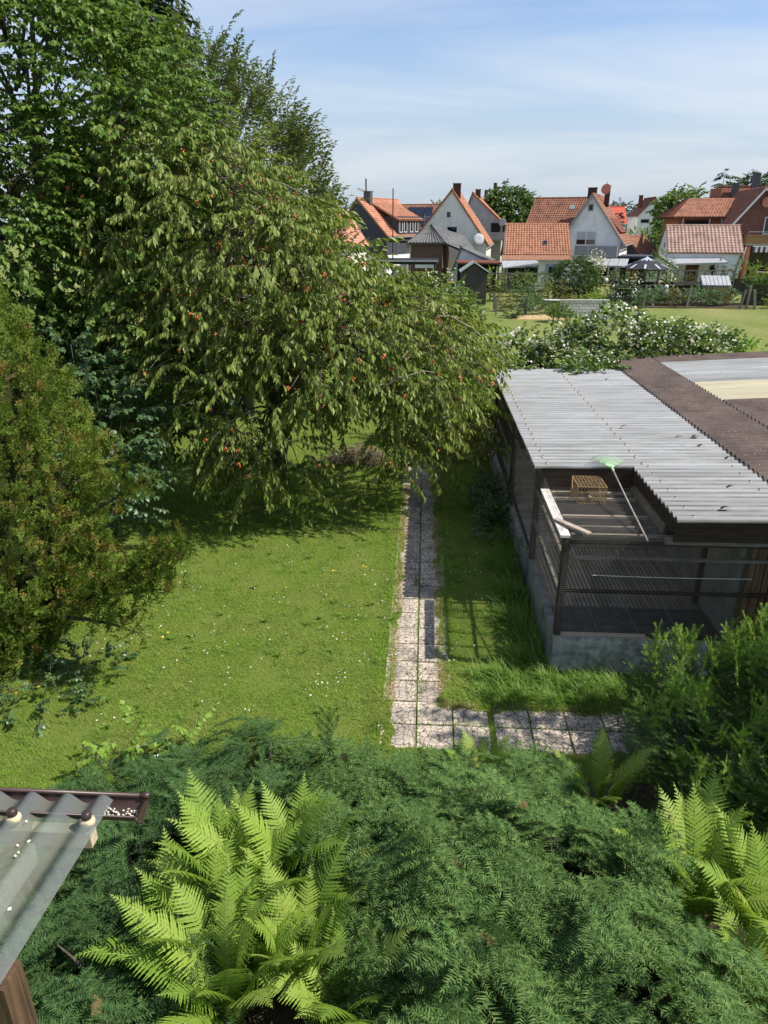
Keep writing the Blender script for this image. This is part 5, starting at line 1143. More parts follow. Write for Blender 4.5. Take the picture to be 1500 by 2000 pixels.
for i in range(84):
    xa = -3.62 + 6.9 * i / 84; xb = -3.62 + 6.9 * (i + 1) / 84; za = .035 * (i % 2); e.face((xa, -.5, 2.98 + za), (xb, -.5, 2.98 + .035 - za), (xb * .96 , .18, 3.44 + .035 - za), (xa * .96, .18, 3.44 + za))
e.build('eaves_sheet', M['copper_strip'], t); MB().box(-3.6, 3.3, -.56, -.50, 2.86, 2.96).build('eaves_gutter', M['greytrim'], t)
MB().tube([(-2.97, 3.4, 6.23), (3.32, 3.4, 6.23)], .10, .10, 8).build('ridge_cap', M['orange_tile'], t)
MB().cbox((.78, 1.28, 4.52), (.50, .5, .10), tilt=(radians(40), 0)).build('roof_window', M['greytrim'], t); MB().cbox((.78, 1.24, 4.56), (.36, .38, .10), tilt=(radians(40), 0)).build('skylight_glass', M['glass'], t)
dr = MB().box(.80, 2.38, -.07, 0, 0, 2.55).build('door', M['bluedoor'], t); MB().box(1.12, 1.95, -.09, -.065, 1.72, 2.3).build('door_pane', M['glass'], dr)
w_ = window(t, -.55, 1.6, 1.3, 1.5, 0, '-y', M['greytrim'], name='window')
MB().tube([(-1.2, -.08, 2.35), (-1.0, -.08, 2.62), (-.55, -.08, 2.75), (-.1, -.08, 2.62), (.1, -.08, 2.35)], .05, .05, 5).build('arch_frame', M['greytrim'], w_)
sr = MB().hexa([(-3.6, -2.2, 2.25), (-.2, -2.2, 2.62), (-.2, -.58, 2.88), (-3.6, -.58, 2.80), (-3.6, -2.2, 2.33), (-.2, -2.2, 2.80), (-.2, -.58, 2.95), (-3.6, -.58, 2.9)]).build('lean_to_roof', M['tinsheet'], t)
for x in (-3.3, -1.9, -.5): MB().box(x - .05, x + .05, -2.1, -2.0, 0, 2.3).build('lean_to_post', M['black'], t)
MB().box(-2.9, -.8, -.06, -.005, .2, 2.2).build('opening_shade_panel', M['black'], t)  # black panel on the wall, painted shade of an opening

H2 = gable_house('white_house', 'white house with grey balcony, glass canopy and steep gable behind the garden house', (18.3, 86, 0), radians(-19), 6.4, 10, 4.7, 4.5, 9.1, M['white_render'], M['rust_tile'], xr=-.3, verge=M['greytrim'], oh=.45)
window(H2, -.35, 7.9, .55, .7, 0, '-y', M['greytrim']); window(H2, -.55, 4.75, 2.2, 1.5, 0, '-y', M['trim'], bars=1, blind=.62)
MB().box(-1.5, 3.1, -1.6, 0, 2.82, 2.98).build('balcony_floor', M['greytrim'], H2)
for k in range(3): MB().box(-1.45 + 1.5 * k, -1.45 + 1.5 * k + 1.46, -1.62, -1.58, 3.0, 3.95).build('balcony_panel', M['balcony_panel'], H2)
MB().box(3.03, 3.07, -1.58, -.02, 3.0, 3.95).build('balcony_panel', M['balcony_panel'], H2); MB().box(-1.5, 3.1, -1.65, -1.55, 3.96, 4.02).build('balcony_rail', M['greytrim'], H2)
for k in range(6):
    x = -1.4 + .98 * k; MB().hexa([(x, -3.6, 2.05), (x + .92, -3.6, 2.05), (x + .92, -1.7, 2.68), (x, -1.7, 2.68), (x, -3.6, 2.10), (x + .92, -3.6, 2.10), (x + .92, -1.7, 2.73), (x, -1.7, 2.73)]).build('canopy_pane', M['tinsheet'], H2)
MB().box(-1.5, 4.6, -3.66, -3.56, 1.93, 2.05).build('canopy_beam', M['greytrim'], H2)
for x in (-1.4, 1.6, 4.5): MB().box(x - .06, x + .06, -3.65, -3.53, 0, 1.93).build('canopy_post', M['greytrim'], H2)
MB().box(.2, 2.9, -.04, 0, .0, 2.3).build('terrace_door', M['glass'], H2); MB().box(-.5, .12, -.05, 0, 0, 2.2).build('shutter', M['trim'], H2)
chimney(H2, -.75, 3.2, 8.2, 9.95, .95, .6); chimney(H2, .75, 4.6, 8.0, 10.2, .55, .5)
MB().tube([(.95, 1.3, 8.9), (.95, 1.3, 10.5)], .035, .035, 5).build('aerial_mast', M['iron'], H2)
dish(H2, .95, 1.15, 9.75, .55, M['dish'], .25)
roof_part(H2, [(-8.2, 1.2, 4.7), (-1.2, 1.2, 4.7), (-.3, 5.2, 9.0), (-7.6, 5.2, 9.0)], M['rust_tile'], 'wing_roof', tw=.27, th=.33, amp=.06); MB().box(-7.7, -3.2, 2.0, 8.6, 0, 4.7).build('wing_wall', M['white_render'], H2)
roof_part(H2, [(-7.8, 9.2, 4.7), (-1, 9.2, 4.7), (-.3, 5.2, 9.0), (-7.6, 5.2, 9.0)], M['rust_tile'], 'wing_roof', tile=False)
MB().tube([(-7.6, 5.2, 9.05), (-.3, 5.2, 9.05)], .10, .10, 8).build('ridge_cap', M['rust_tile'], H2)
MB().cbox((-3.0, 4.2, 8.02), (.62, .6, .10), tilt=(radians(47), 0)).build('roof_window', M['greytrim'], H2)
roof_part(H2, [(3.0, 1.5, 5.3), (3.0, 8.5, 5.3), (1.2, 8.5, 7.2), (1.2, 1.5, 7.2)], M['darkred_tile'], 'dormer_roof'); MB().box(1.3, 2.8, 1.8, 8.2, 4.7, 5.6).build('dormer_wall', M['slate_wall'], H2)
MB().box(4.6, 5.6, -2.9, -2.2, 0, 1.75).build('brick_pier', M['redbrick'], H2)

# ------------------------------------------------------------------ pale gabled house in the centre, grey house behind it, hip-roofed outbuilding in front
H3 = gable_house('cream_house', 'tall cream gabled house with black open window and satellite dish', (2.45, 88, 0), radians(-8), 8.9, 9.5, 3.9, 4.1, 9.65, M['cream_render'], M['orange_tile'], xr=.3, oh=.25, ohg=.12)
window(H3, .0, 7.2, .6, .75, 0, '-y', M['trim']); window(H3, .45, 5.25, 1.25, 1.5, 0, '-y', M['trim']); chimney(H3, .75, .9, 8.9, 10.4, .85, .6)
dish(H3, 3.55, -.35, 4.6, .62, M['greydish'], -.35); window(H3, 2.2, 2.2, 1.2, 1.2, 4.45, '+x', M['trim'])
H4 = gable_house('grey_house', 'narrow grey gabled house with small balcony behind the cream house', (7.0, 101, 0), radians(-9), 5.6, 10, 5.6, 6.3, 9.75, M['grey_render'], M['orange_tile'], xr=-1.2, oh=.9, ohg=.12)
chimney(H4, -.6, 1.2, 9.1, 10.3, .65, .55); MB().box(1.2, 3.6, -1.5, 0, 4.2, 4.35).build('balcony_floor', M['greytrim'], H4)
MB().box(1.2, 3.6, -1.5, -1.44, 4.36, 5.2).build('balcony_panel', M['grey_render'], H4); MB().box(3.54, 3.6, -1.43, 0, 4.36, 5.2).build('balcony_panel', M['trim'], H4)
dish(H4, 2.9, -.5, 6.4, .5, M['greydish'], .4); MB().box(1.4, 2.6, -.05, 0, 4.4, 6.3).build('balcony_door', M['black'], H4)
for x in (1.3, 3.5): MB().box(x - .12, x + .12, -1.45, -1.2, 0, 4.2).build('balcony_post', M['brown_wall'], H4)
hp = thing('hipped_outbuilding', 'brown outbuilding with dark grey ribbed hip roof before the cream house', 'outbuilding', (.9, 80, 0), radians(-8))
MB().box(-2.6, .8, 0, 6.5, 0, 4.3).build('wall', M['brown_wall'], hp)
MB().box(-2.0, .2, -.6, -.55, 1.9, 2.6).build('white_panel', M['trim'], hp)
roof_part(hp, [(-3.0, -.4, 4.35), (1.1, -.4, 4.35), (-.75, 2.4, 6.1), (-.85, 2.4, 6.1)], M['grey_tile'], tw=.34, th=1.6, amp=.10)
roof_part(hp, [(1.1, -.4, 4.35), (4.6, 4.2, 2.7), (2.4, 6.5, 5.0), (-.75, 2.4, 6.1)], M['grey_tile'], tw=.5, th=.45)
roof_part(hp, [(-3.0, 7.0, 4.35), (-3.0, -.4, 4.35), (-.8, 2.4, 6.1), (-.8, 5.0, 6.1)], M['grey_tile'], tile=False)
MB().tube([(1.1, -.4, 4.45), (-.78, 2.4, 6.2)], .09, .09, 6).build('hip_cap', M['grey_tile'], hp)
ex = gable_house('white_annex', 'low white annex with dark roof edge at the foot of the cream house', (5.1, 78, 0), radians(-8), 4.2, 5, 2.5, 2.3, 3.9, M['white_render'], M['grey_tile'], xr=-1.6, tile=False, cat='annex')
cp = thing('carport', 'low black flat-roofed carport showing above the cherry tree', 'carport', (-1.6, 70, 0), radians(-3))
MB().box(-3.4, 2.6, 0, 5, 2.75, 3.1).build('roof', M['black'], cp); MB().box(-3.5, 2.7, -.1, -.005, 3.0, 3.12).build('roof_edge', M['tinsheet'], cp)
for x in (-3.2, 0, 2.4): MB().box(x - .08, x + .08, .1, .26, 0, 2.75).build('post', M['black'], cp)
cp2 = thing('brown_carport', 'brown-edged flat carport roof beside the black garden shed', 'carport', (5.6, 72, 0))
MB().box(-2.6, 1.6, 0, 5, 2.7, 2.85).build('roof', M['darkred_tile'], cp2); MB().box(-2.4, 1.5, 4.6, 4.7, 0, 2.7).build('back_wall', M['black'], cp2)
for x in (-2.3, 1.3): MB().box(x - .08, x + .08, .1, .26, 0, 2.7).build('post', M['black'], cp2)
M['shedboard'] = surf('grey_brown_shed_boards', (.05, .045, .04), (.10, .09, .08), 4, .85, .15, stretch=(.6, 9, 9))
sh = thing('garden_shed', 'dark boarded garden shed with pale green felt roof edge', 'shed', (4.05, 62, 0))
for k in range(13): MB().box(-1.05, 1.0, 0, .04 + .012 * (k % 2), .02 + .19 * k, .02 + .19 * k + .18).build('board', M['shedboard'], sh)
MB().box(-1.05, 1.0, .06, 2.4, 0, 2.5).build('wall', M['shedboard'], sh); m = MB(); m.v = [(-1.05, .02, 2.5), (1.0, .02, 2.5), (-.1, .02, 3.2), (-1.05, 2.4, 2.5), (1.0, 2.4, 2.5), (-.1, 2.4, 3.2)]; m.f = [(0, 1, 2), (3, 5, 4), (0, 2, 5, 3), (1, 4, 5, 2)]; m.build('gable', M['shedboard'], sh)
M['felt'] = surf('pale_green_roof_felt', (.30, .36, .32), (.38, .43, .38), 4, .9, .1)
slab_roof([(-1.25, -.2, 2.62), (-1.25, 2.6, 2.62), (-.1, 2.6, 3.40), (-.1, -.2, 3.40)], .08).build('roof', M['felt'], sh); slab_roof([(1.25, -.2, 2.55), (1.25, 2.6, 2.55), (-.1, 2.6, 3.40), (-.1, -.2, 3.40)], .08).build('roof', M['felt'], sh)

# ------------------------------------------------------------------ slate-blue house and its neighbours on the left
H5 = gable_house('slate_house', 'slate-blue clad house with orange roof, long chimney pipe and white base', (-8.3, 95, 0), radians(-27), 7.6, 10, 4.6, 4.9, 9.0, M['slate_wall'], M['orange_tile'], xr=-.4, oh=.3, ohg=.15, low=2.6)
MB().box(-3.8, 3.8, .02, 9.98, 0, 2.6).build('base_wall', M['white_render'], H5); window(H5, -.4, 5.6, 1.0, 1.2, 0, '-y', M['trim'], bars=1, pane=M['blind'])
chimney(H5, .1, 1.8, 8.4, 9.9, .95, .6, M['slate']); MB().tube([(-.2, 1.8, 9.9), (-.2, 1.8, 11.4)], .09, .09, 8).build('flue_pipe', M['iron'], H5)
MB().box(1.5, 4.0, 2.6, 8.5, 4.2, 7.1).build('dormer_wall', M['slate_wall'], H5); roof_part(H5, [(4.3, 2.2, 6.7), (4.3, 8.9, 6.7), (.0, 8.9, 8.75), (.0, 2.2, 8.75)], M['orange_tile'], 'dormer_roof')
for y_ in (3.2, 4.4, 6.0, 7.4): window(H5, y_, 5.9, .75, 1.4, 4.0, '+x', M['trim'])
H6 = gable_house('pink_roofed_house', 'house with faded pinkish-red roof half hidden by the cherry tree', (-12.4, 85, 0), radians(-24), 5.2, 7, 4.0, 4.0, 7.5, M['cream_render'], M['pink_tile'], ohg=.2)
window(H6, 0, 5.4, .9, 1.1, 0, '-y', M['trim'])
H8 = gable_house('brown_gabled_house', 'distant brown gabled house with orange roof between the slate and cream houses', (-5.4, 150, 0), radians(8), 8.0, 10, 4.9, 4.9, 8.0, M['brown_wall'], M['rust_tile'], ohg=.6, oh=.8)
window(H8, 0, 6.3, .9, 1.0, 0, '-y', M['trim']); window(H8, .8, 4.3, 1.1, 1.1, 0, '-y', M['trim']); MB().box(1.6, 3.8, -.6, -.02, 0, 4.6).build('porch', M['grey_render'], H8)
H10 = gable_house('distant_orange_house', 'distant house end with orange roof just right of the slate house', (-8.8, 165, 0), radians(-35), 9, 10, 5, 5, 9.6, M['brown_wall'], M['orange_tile'])
sp = thing('solar_house', 'flat-fronted house with two rows of dark solar panels left of the cream house', 'house', (2.4, 120, 0), radians(-4))
MB().box(-3.8, 3, 0, 8, 0, 4.9).build('wall', M['cream_render'], sp)
slab_roof([(-4, -.3, 4.9), (3.2, -.3, 4.9), (3.2, 4, 7.3), (-4, 4, 7.3)]).build('roof', M['grey_tile'], sp); slab_roof([(-4, 8.3, 4.9), (3.2, 8.3, 4.9), (3.2, 4, 7.3), (-4, 4, 7.3)]).build('roof', M['grey_tile'], sp)
for r_ in range(2):
    for k in range(4):
        x = -3.2 + 1.5 * k; y0 = .25 + 1.85 * r_; z0 = 5.32 + .96 * r_ + (.25 if r_ else 0); slab_roof([(x, y0, z0), (x + 1.38, y0, z0), (x + 1.38, y0 + 1.3, z0 + .73), (x, y0 + 1.3, z0 + .73)], .05).build('solar_panel', M['solar'], sp)
MB().box(-4.2, -2.9, 1, 2, 4.9, 7.6).build('chimney', M['slate'], sp)
s2 = gable_house('solar_roofed_house', 'distant orange-roofed house carrying a solar array', (3.2, 145, 0), radians(80), 7, 9, 6, 6, 9.3, M['cream_render'], M['rust_tile'])
for k in range(3): slab_roof([(-2.9, 2 + 1.6 * k, 7.05), (-2.9, 3.5 + 1.6 * k, 7.05), (-.8, 3.5 + 1.6 * k, 9.05), (-.8, 2 + 1.6 * k, 9.05)], .05).build('solar_panel', M['solar'], s2)

# ------------------------------------------------------------------ right: garage, brick house, houses beyond
G = thing('garage', 'white garage with pinkish-brown pantile roof and flat grey porch roof', 'garage', (28.4, 79, 0), radians(-7))
MB().box(-3.6, 3.6, 0, 5.2, 0, 3.5).build('wall', M['white_render'], G); m = MB(); m.v = [(-3.6, 0, 3.5), (-3.6, 5.2, 3.5), (-3.6, 2.6, 5.9), (3.6, 0, 3.5), (3.6, 5.2, 3.5), (3.6, 2.6, 5.9)]; m.f = [(0, 2, 1), (3, 4, 5), (0, 3, 5, 2), (1, 2, 5, 4)]; m.build('gable', M['white_render'], G)
roof_part(G, [(-3.62, -.3, 3.5), (3.72, -.3, 3.5), (3.66, 2.6, 6.05), (-3.62, 2.6, 6.05)], M['brown_tile'], tw=.36, th=.33, amp=.085); roof_part(G, [(-3.62, 5.5, 3.5), (3.72, 5.5, 3.5), (3.66, 2.6, 6.05), (-3.62, 2.6, 6.05)], M['brown_tile'], tile=False)
MB().tube([(-3.65, 2.6, 6.1), (3.7, 2.6, 6.1)], .10, .10, 8).build('ridge_cap', M['brown_tile'], G)
window(G, 2.0, 4.2, .45, .5, -3.6, '-x', M['greytrim']); window(G, .95, 2.0, .5, .6, 0, '-y', M['greytrim'])
pr = slab_roof([(-3.8, -2.9, 2.55), (1.7, -2.9, 2.75), (1.7, -.02, 3.05), (-3.8, -.02, 3.0)], .16).build('porch_roof', M['tinsheet'], G)
for x in (-3.5, -1.2, .45): MB().box(x - .07, x + .07, -2.7, -2.56, 0, 2.5).build('porch_post', M['black'], G)
MB().box(-1.6, -.35, -.05, -.01, 0, 2.4).build('door', M['darkred_tile'], G); MB().box(-.3, .2, -.06, -.01, 0, 2.3).build('open_door', M['trim'], G)
MB().tube([(3.55, -.06, 3.3), (3.3, -.08, 2.2), (3.3, -.08, .2)], .05, .05, 6).build('downpipe', M['iron'], G)
MB().lathe((2.3, -.12, .95), [(.44, -.04), (.47, 0), (.44, .04), (.41, .03), (.41, -.03)], 20, axis=(0, 1, 0)).build('wall_hoop', M['darkred_tile'], G)

B = gable_house('brick_house', 'dark red brick house with white verge boards, timber balcony and striped awning', (36.0, 84, 0), radians(-9), 9.6, 12, 4.0, 4.2, 9.6, M['brick'], M['rust_tile'], xr=-.5, verge=M['trim'], oh=.6, ohg=.3)
window(B, .45, 6.05, 1.0, 1.75, 0, '-y', M['trim'], name='balcony_door')
dish(B, -.15, -.35, 8.35, .55, M['dish'], .55); MB().box(-1.8, 4.8, -1.8, 0, 4.1, 4.25).build('balcony_floor', M['greytrim'], B)
for k in range(5): MB().box(-1.85, 4.8, -1.86, -1.80, 4.26 + .19 * k, 4.26 + .19 * k + .18).build('balcony_board', M['balcony_wood'], B)
MB().box(-1.85, -1.79, -1.78, -.02, 4.26, 5.2).build('balcony_side', M['balcony_wood'], B); MB().tube([(-1.85, -1.83, 5.45), (4.8, -1.83, 5.45)], .03, .03, 6).build('balcony_handrail', M['greytrim'], B)
for k in range(5): MB().tube([(-1.8 + 1.6 * k, -1.83, 5.2), (-1.8 + 1.6 * k, -1.83, 5.45)], .025, .025, 5).build('handrail_post', M['greytrim'], B)
aw = MB().box(-1.2, 4.8, -2.0, -1.9, 3.98, 4.08).build('awning', M['trim'], B)
for k in range(24): MB().box(-1.2 + .25 * k, -1.2 + .25 * k + .24, -2.03, -1.99, 3.45, 3.97).build('awning_stripe', M['awning'] if k % 2 else M['slate_wall'], aw)
MB().box(-1.4, 4.8, -.06, -.01, .9, 3.4).build('terrace_glass', M['glass'], B); MB().box(-1.7, -1.4, -1.9, 0, .75, 4.0).build('terrace_side_wall', M['redbrick'], B); MB().tube([(-1.85, -1.95, 4.0), (-2.3, -1.95, .8)], .06, .06, 6).build('downpipe', M['tinsheet'], B)
MB().tube([(.9, -1.95, 3.9), (.75, -1.9, 1.9)], .05, .05, 6).build('awning_arm', M['trim'], B)
MB().box(-1.6, 4.8, -4.2, 0, 0, .75).build('terrace', M['redbrick'], B)
st = thing('terrace_steps', 'pale concrete steps up to the brick house terrace', 'steps', (35.2, 79.4, 0), radians(-9))
for k in range(5): MB().box(-.75, .75, -.32 * (4 - k) - .32, .4, .15 * k + .002 * k, .15 * (k + 1)).build('step', M['concrete'], st)
tb = thing('terrace_table', 'wooden table on the brick house terrace', 'table', (36.2, 81.9, .75), radians(-9)); MB().box(-1.1, 1.1, -.45, .45, .70, .76).build('tabletop', M['palewood'], tb)
for sx in (-1, 1):
    for sy in (-1, 1): MB().box(sx * .95 - .05, sx * .95 + .05, sy * .35 - .05, sy * .35 + .05, 0, .70).build('leg', M['greywoodz'], tb)
def chair(x, y, lab):
    c = thing('garden_chair', lab, 'chair', (x, y, .75), radians(-9), 'chairs on the terrace'); MB().box(-.24, .24, -.24, .24, .42, .46).build('seat', M['trim'], c); MB().box(-.24, .24, -.26, -.22, .461, .95).build('backrest', M['trim'], c)
    for sx in (-1, 1):
        for sy in (-1, 1): MB().box(sx * .2 - .02, sx * .2 + .02, sy * .2 - .02, sy * .2 + .02, 0, .42).build('leg', M['trim'], c)
chair(37.0, 81.0, 'pale garden chair at the near side of the terrace table'); chair(37.9, 81.2, 'pale garden chair at the frame edge on the terrace')
hh_ = thing('hip_roofed_wing', 'rust-tiled hip-roofed house wing with recessed porch left of the brick house', 'house', (31.6, 91, 0), radians(-6))
MB().box(-2.4, 3.4, 0, 8, 0, 7.0).build('wall', M['redbrick'], hh_); MB().box(-1.6, 1.0, -.06, 0, 4.4, 6.6).build('recess_shade_panel', M['black'], hh_)  # flat black panel stands in for the shade inside the recess
roof_part(hh_, [(-3.2, -.9, 6.95), (4.4, -.9, 6.95), (5.6, 3.2, 9.0), (-.8, 3.2, 9.0)], M['rust_tile'], tw=.32, th=.36, amp=.06); roof_part(hh_, [(-3.2, 8.9, 6.95), (-3.2, -.9, 6.95), (-.8, 3.2, 9.0), (-.8, 5.0, 9.0)], M['darkred_tile'])
for x in (-2.0, .9, 2.2): MB().box(x - .06, x + .06, -.8, -.68, 0, 6.8).build('porch_post', M['tinsheet'], hh_)
chimney(hh_, 2.3, 4.2, 8.2, 10.0, 1.1, .7, M['redbrick'])
bk = gable_house('dark_roofed_house', 'house with dark red roof and two slate chimneys behind the brick house', (44.5, 101, 0), radians(80), 8, 7.2, 7.0, 7.0, 10.4, M['brick'], M['darkred_tile'], tile=False)
chimney(bk, -1.0, 3.3, 9.2, 12.0, .9, .8, M['slate']); chimney(bk, -1.2, 5.6, 9.0, 10.9, .9, .7, M['slate']); chimney(bk, -.3, .8, 9.3, 12.2, 1.3, .9, M['slate'])
H9 = gable_house('far_white_house', 'far white gabled house with dark red roof', (43.2, 150, 0), radians(-3), 5.6, 9, 7.6, 7.6, 10.6, M['white_render'], M['darkred_tile'], tile=False)
window(H9, .3, 9.0, .6, .7, 0, '-y', M['greytrim']); window(H9, -1.4, 6.6, 1.6, .7, 0, '-y', M['greytrim']); chimney(H9, -1.8, 4, 9, 11.2, .7, .6, M['darkred_tile'])
fr = gable_house('far_red_house', 'far low house with bright red roof left of the far white house', (37.9, 152, 0), radians(90), 7, 7, 6.2, 6.2, 9.0, M['white_render'], M['red_tile'], tile=False)
fo = gable_house('far_orange_house', 'far low house with orange roof behind the white house', (33.0, 160, 0), radians(90), 7, 6, 6.6, 6.6, 9.2, M['white_render'], M['orange_tile'], tile=False)
ro = gable_house('small_red_shed', 'small shed with brown-red ribbed roof and grey gable left of the garage', (24.6, 96, 0), radians(-40), 4, 5, 3.0, 3.0, 4.6, M['slate_wall'], M['rust_tile'], cat='shed')
fc = thing('flat_carport', 'grey-green flat carport with car beneath, behind the gazebo', 'carport', (22.6, 84, 0), radians(-8))
MB().box(-2.6, 2.4, 0, 5, 2.7, 2.95).build('roof', M['slate_wall'], fc)
for x in (-2.4, 2.2): MB().box(x - .08, x + .08, .1, .26, 0, 2.7).build('post', M['trim'], fc)
MB().box(-2.5, 2.3, 4.8, 4.9, 0, 2.6).build('back_wall', M['black'], fc)
gs = gable_house('grey_shed', 'small pale shed with grey corrugated roof beside the garage', (22.9, 75, 0), radians(-20), 2.4, 2.6, 2.7, 2.4, 3.3, M['cream_render'], M['grey_tile'], xr=-.3, tile=False, cat='shed')

# dark car parked behind the garage
car = thing('parked_car', 'dark blue-grey car parked on the raised drive beside the garage', 'car', (26.4, 98, 2.2), radians(-12))
M['carpaint'] = surf('dark_blue_car_paint', (.06, .075, .10), None, rough=.25, spec=.6); M['rubber'] = surf('tyre_rubber', (.015, .015, .015), None, rough=.9)
def extr(profile, x0, x1, ins=0.0):
    m = MB(); k = len(profile); m.v = [(x0 + ins * (z > 1.0), y, z) for y, z in profile] + [(x1 - ins * (z > 1.0), y, z) for y, z in profile]; m.f = [tuple(range(k)), tuple(range(k, 2 * k))[::-1]] + [(i, (i + 1) % k + 0, (i + 1) % k + k, i + k)[::-1] for i in range(k)]; return m
extr([(0, .3), (0, .75), (.15, .95), (1.0, 1.05), (1.75, 1.6), (3.6, 1.65), (4.3, 1.1), (4.4, .4), (4.2, .3)], -.9, .9, .12).build('body', M['carpaint'], car)
MB().hexa([(-.70, 1.02, 1.10), (.70, 1.02, 1.10), (.64, 1.70, 1.58), (-.64, 1.70, 1.58), (-.70, .98, 1.12), (.70, .98, 1.12), (.64, 1.66, 1.61), (-.64, 1.66, 1.61)]).build('windscreen', M['palestrip'], car)
for s in (-1, 1):
    MB().box(s * .62 - .16, s * .62 + .16, -.03, 0, .62, .78).build('headlight', M['trim'], car)
    for y in (.85, 3.5): MB().lathe((s * .86, y, .32), [(.3, -.1), (.32, 0), (.3, .1)], 14, axis=(1, 0, 0)).build('wheel', M['rubber'], car)
    for y0 in (1.9, 2.8): MB().box(s * .80 - .03, s * .80 + .03, y0, y0 + .75, 1.12, 1.5).build('side_window', M['glass'], car)
MB().hexa([(20.5, 94, 0), (31, 94, 0), (31, 108, 0), (20.5, 108, 0), (20.5, 97, 2.2), (31, 97, 2.2), (31, 108, 2.2), (20.5, 108, 2.2)]).build('drive_bank', M['concrete'], kind='structure')

# ------------------------------------------------------------------ masts, stacks and the crane
o = MB().tube([(-3.2, 72, 0), (-3.2, 72, 9.3)], .06, .05, 7).build('flag_pole', M['iron']); setp(o, 'thin dark pole rising between the slate and cream houses', 'pole')
for x, h, lab in ((16.45, 14.8, 'shorter dark factory chimney behind the round walnut tree'), (18.9, 16.6, 'taller dark factory chimney behind the round walnut tree')):
    o = MB().tube([(x, 220, 0), (x, 220, h)], .75, .5, 10).build('factory_chimney', M['chimney']); setp(o, lab, 'chimney')
cr = thing('tower_crane', 'far yellow tower crane over the slate house roof', 'crane', (-27.7, 350, 0)); M['crane'] = surf('crane_yellow', (.62, .36, .14), None, rough=.6)
for dx in (-.6, .6):
    for dy in (-.6, .6): MB().tube([(-27.7 + dx, 350 + dy, 0), (-27.7 + dx, 350 + dy, 19)], .16, .16, 4).build('mast_leg', M['crane'], cr, world=True)
for k in range(8): MB().tube([(-28.3, 349.4, 2.2 * k + 1), (-27.1, 349.4, 2.2 * k + 3.1)], .1, .1, 4).build('mast_brace', M['crane'], cr, world=True)
for dz in (0, 1.1): MB().tube([(-26.0, 350, 17.9 + dz), (-31.5, 350, 20.2 + dz * .4)], .18, .18, 4).build('jib', M['crane'], cr, world=True)
MB().tube([(-27.7, 350, 19), (-27.7, 350, 22)], .15, .1, 4).build('peak', M['crane'], cr, world=True)

# ------------------------------------------------------------------ gardens: fences, walls, trellis, gazebo
bw = thing('block_wall', 'low wall of pale concrete blocks at the meadow edge', 'wall', (9.7, 53.6, 0), radians(1))
bm = [MB().box(0, w_, 0, .2, 0, .178).mesh('block', M['block']) for w_ in (.378, .178)]
MB().box(.01, 3.38, .05, .17, 0, 1.19).build('mortar', M['concrete_front'], bw)
for r_ in range(6):
    x = .0
    if r_ % 2: o = new_obj('block', bm[1], bw); o.location = (x, random.uniform(0, .012), .2 * r_); x += .2
    while x < 3.3: o = new_obj('block', bm[0], bw); o.location = (x, random.uniform(0, .012), .2 * r_); x += .4
MB().box(-.02, 3.5, -.03, .23, 1.2, 1.25).build('coping', M['block'], bw)
for x, y, wh in ((8.0, 46.2, 'leftmost and farthest of four'), (8.75, 44.8, 'second from the left of four'), (9.4, 43.2, 'third from the left of four'), (10.0, 41.8, 'rightmost and nearest of four')):
    o = MB().tube([(x, y, 0), (x + .02, y, 1.35)], .035, .035, 6).build('fence_stake', M['iron']); setp(o, 'thin dark stake in the meadow before the block wall, ' + wh, 'stake', 'dark stakes in the meadow')
wf = thing('board_fence', 'weathered dark horizontal board fence behind the vegetable bed', 'fence', (16.6, 66.5, 0))
for k in range(5):
    for s in range(4): MB().box(s * 2.55 + .02, s * 2.55 + 2.5, .03 * ((k + s) % 2), .03 * ((k + s) % 2) + .03, .08 + .31 * k, .08 + .31 * k + random.uniform(.24, .29)).build('board', M['greywood'] if (k + s) % 3 == 0 else M['darkwood'], wf)
for s in range(5): MB().box(s * 2.55 - .06, s * 2.55 + .06, .07, .17, 0, 2.35).build('post', M['greywoodz'], wf)
tr_ = thing('trellis', 'open timber trellis with arched tops above the board fence', 'trellis', (16.4, 67, 0))
MB().box(0, 10.6, 0, .08, 2.42, 2.52).build('top_rail', M['greywood'], tr_)
for k in range(14): MB().box(.05 + .8 * k, .12 + .8 * k, .005, .075, 0, 2.42).build('upright', M['greywoodz'], tr_)
for k in range(7):
    x = .08 + 1.6 * k; MB().tube([(x + .04, .04, 1.9), (x + .35, .04, 2.4)], .03, .03, 5).build('brace', M['greywoodz'], tr_)
tg = thing('rose_arbour', 'grey timber arbour overgrown with climbers left of the garden house', 'arbour', (5.6, 64.5, 0))
for x in (0, 1.7, 3.3, 5.0):
    MB().box(x - .06, x + .06, 0, .12, 0, 2.3).build('post', M['greywoodz'], tg)
for z in (.35, .75, 1.25, 2.25): MB().box(.07, 5.0, .125, .16, z, z + .14).build('rail', M['greywood'], tg)
for x in (.3, 1.5, 2.0, 3.0): MB().tube([(x, .05, 1.5), (x + (.4 if x < 1 or 1.8 < x < 2.5 else -.4), .05, 2.2)], .035, .035, 5).build('brace', M['greywoodz'], tg)
gz = thing('gazebo', 'round garden gazebo with dark cloth roof and pale radial strips', 'gazebo', (19.15, 66.6, 0)); m = MB(); nseg = 10
GZ_R = [(0.15, 3.5), (1.0, 3.22), (2.0, 2.72)]
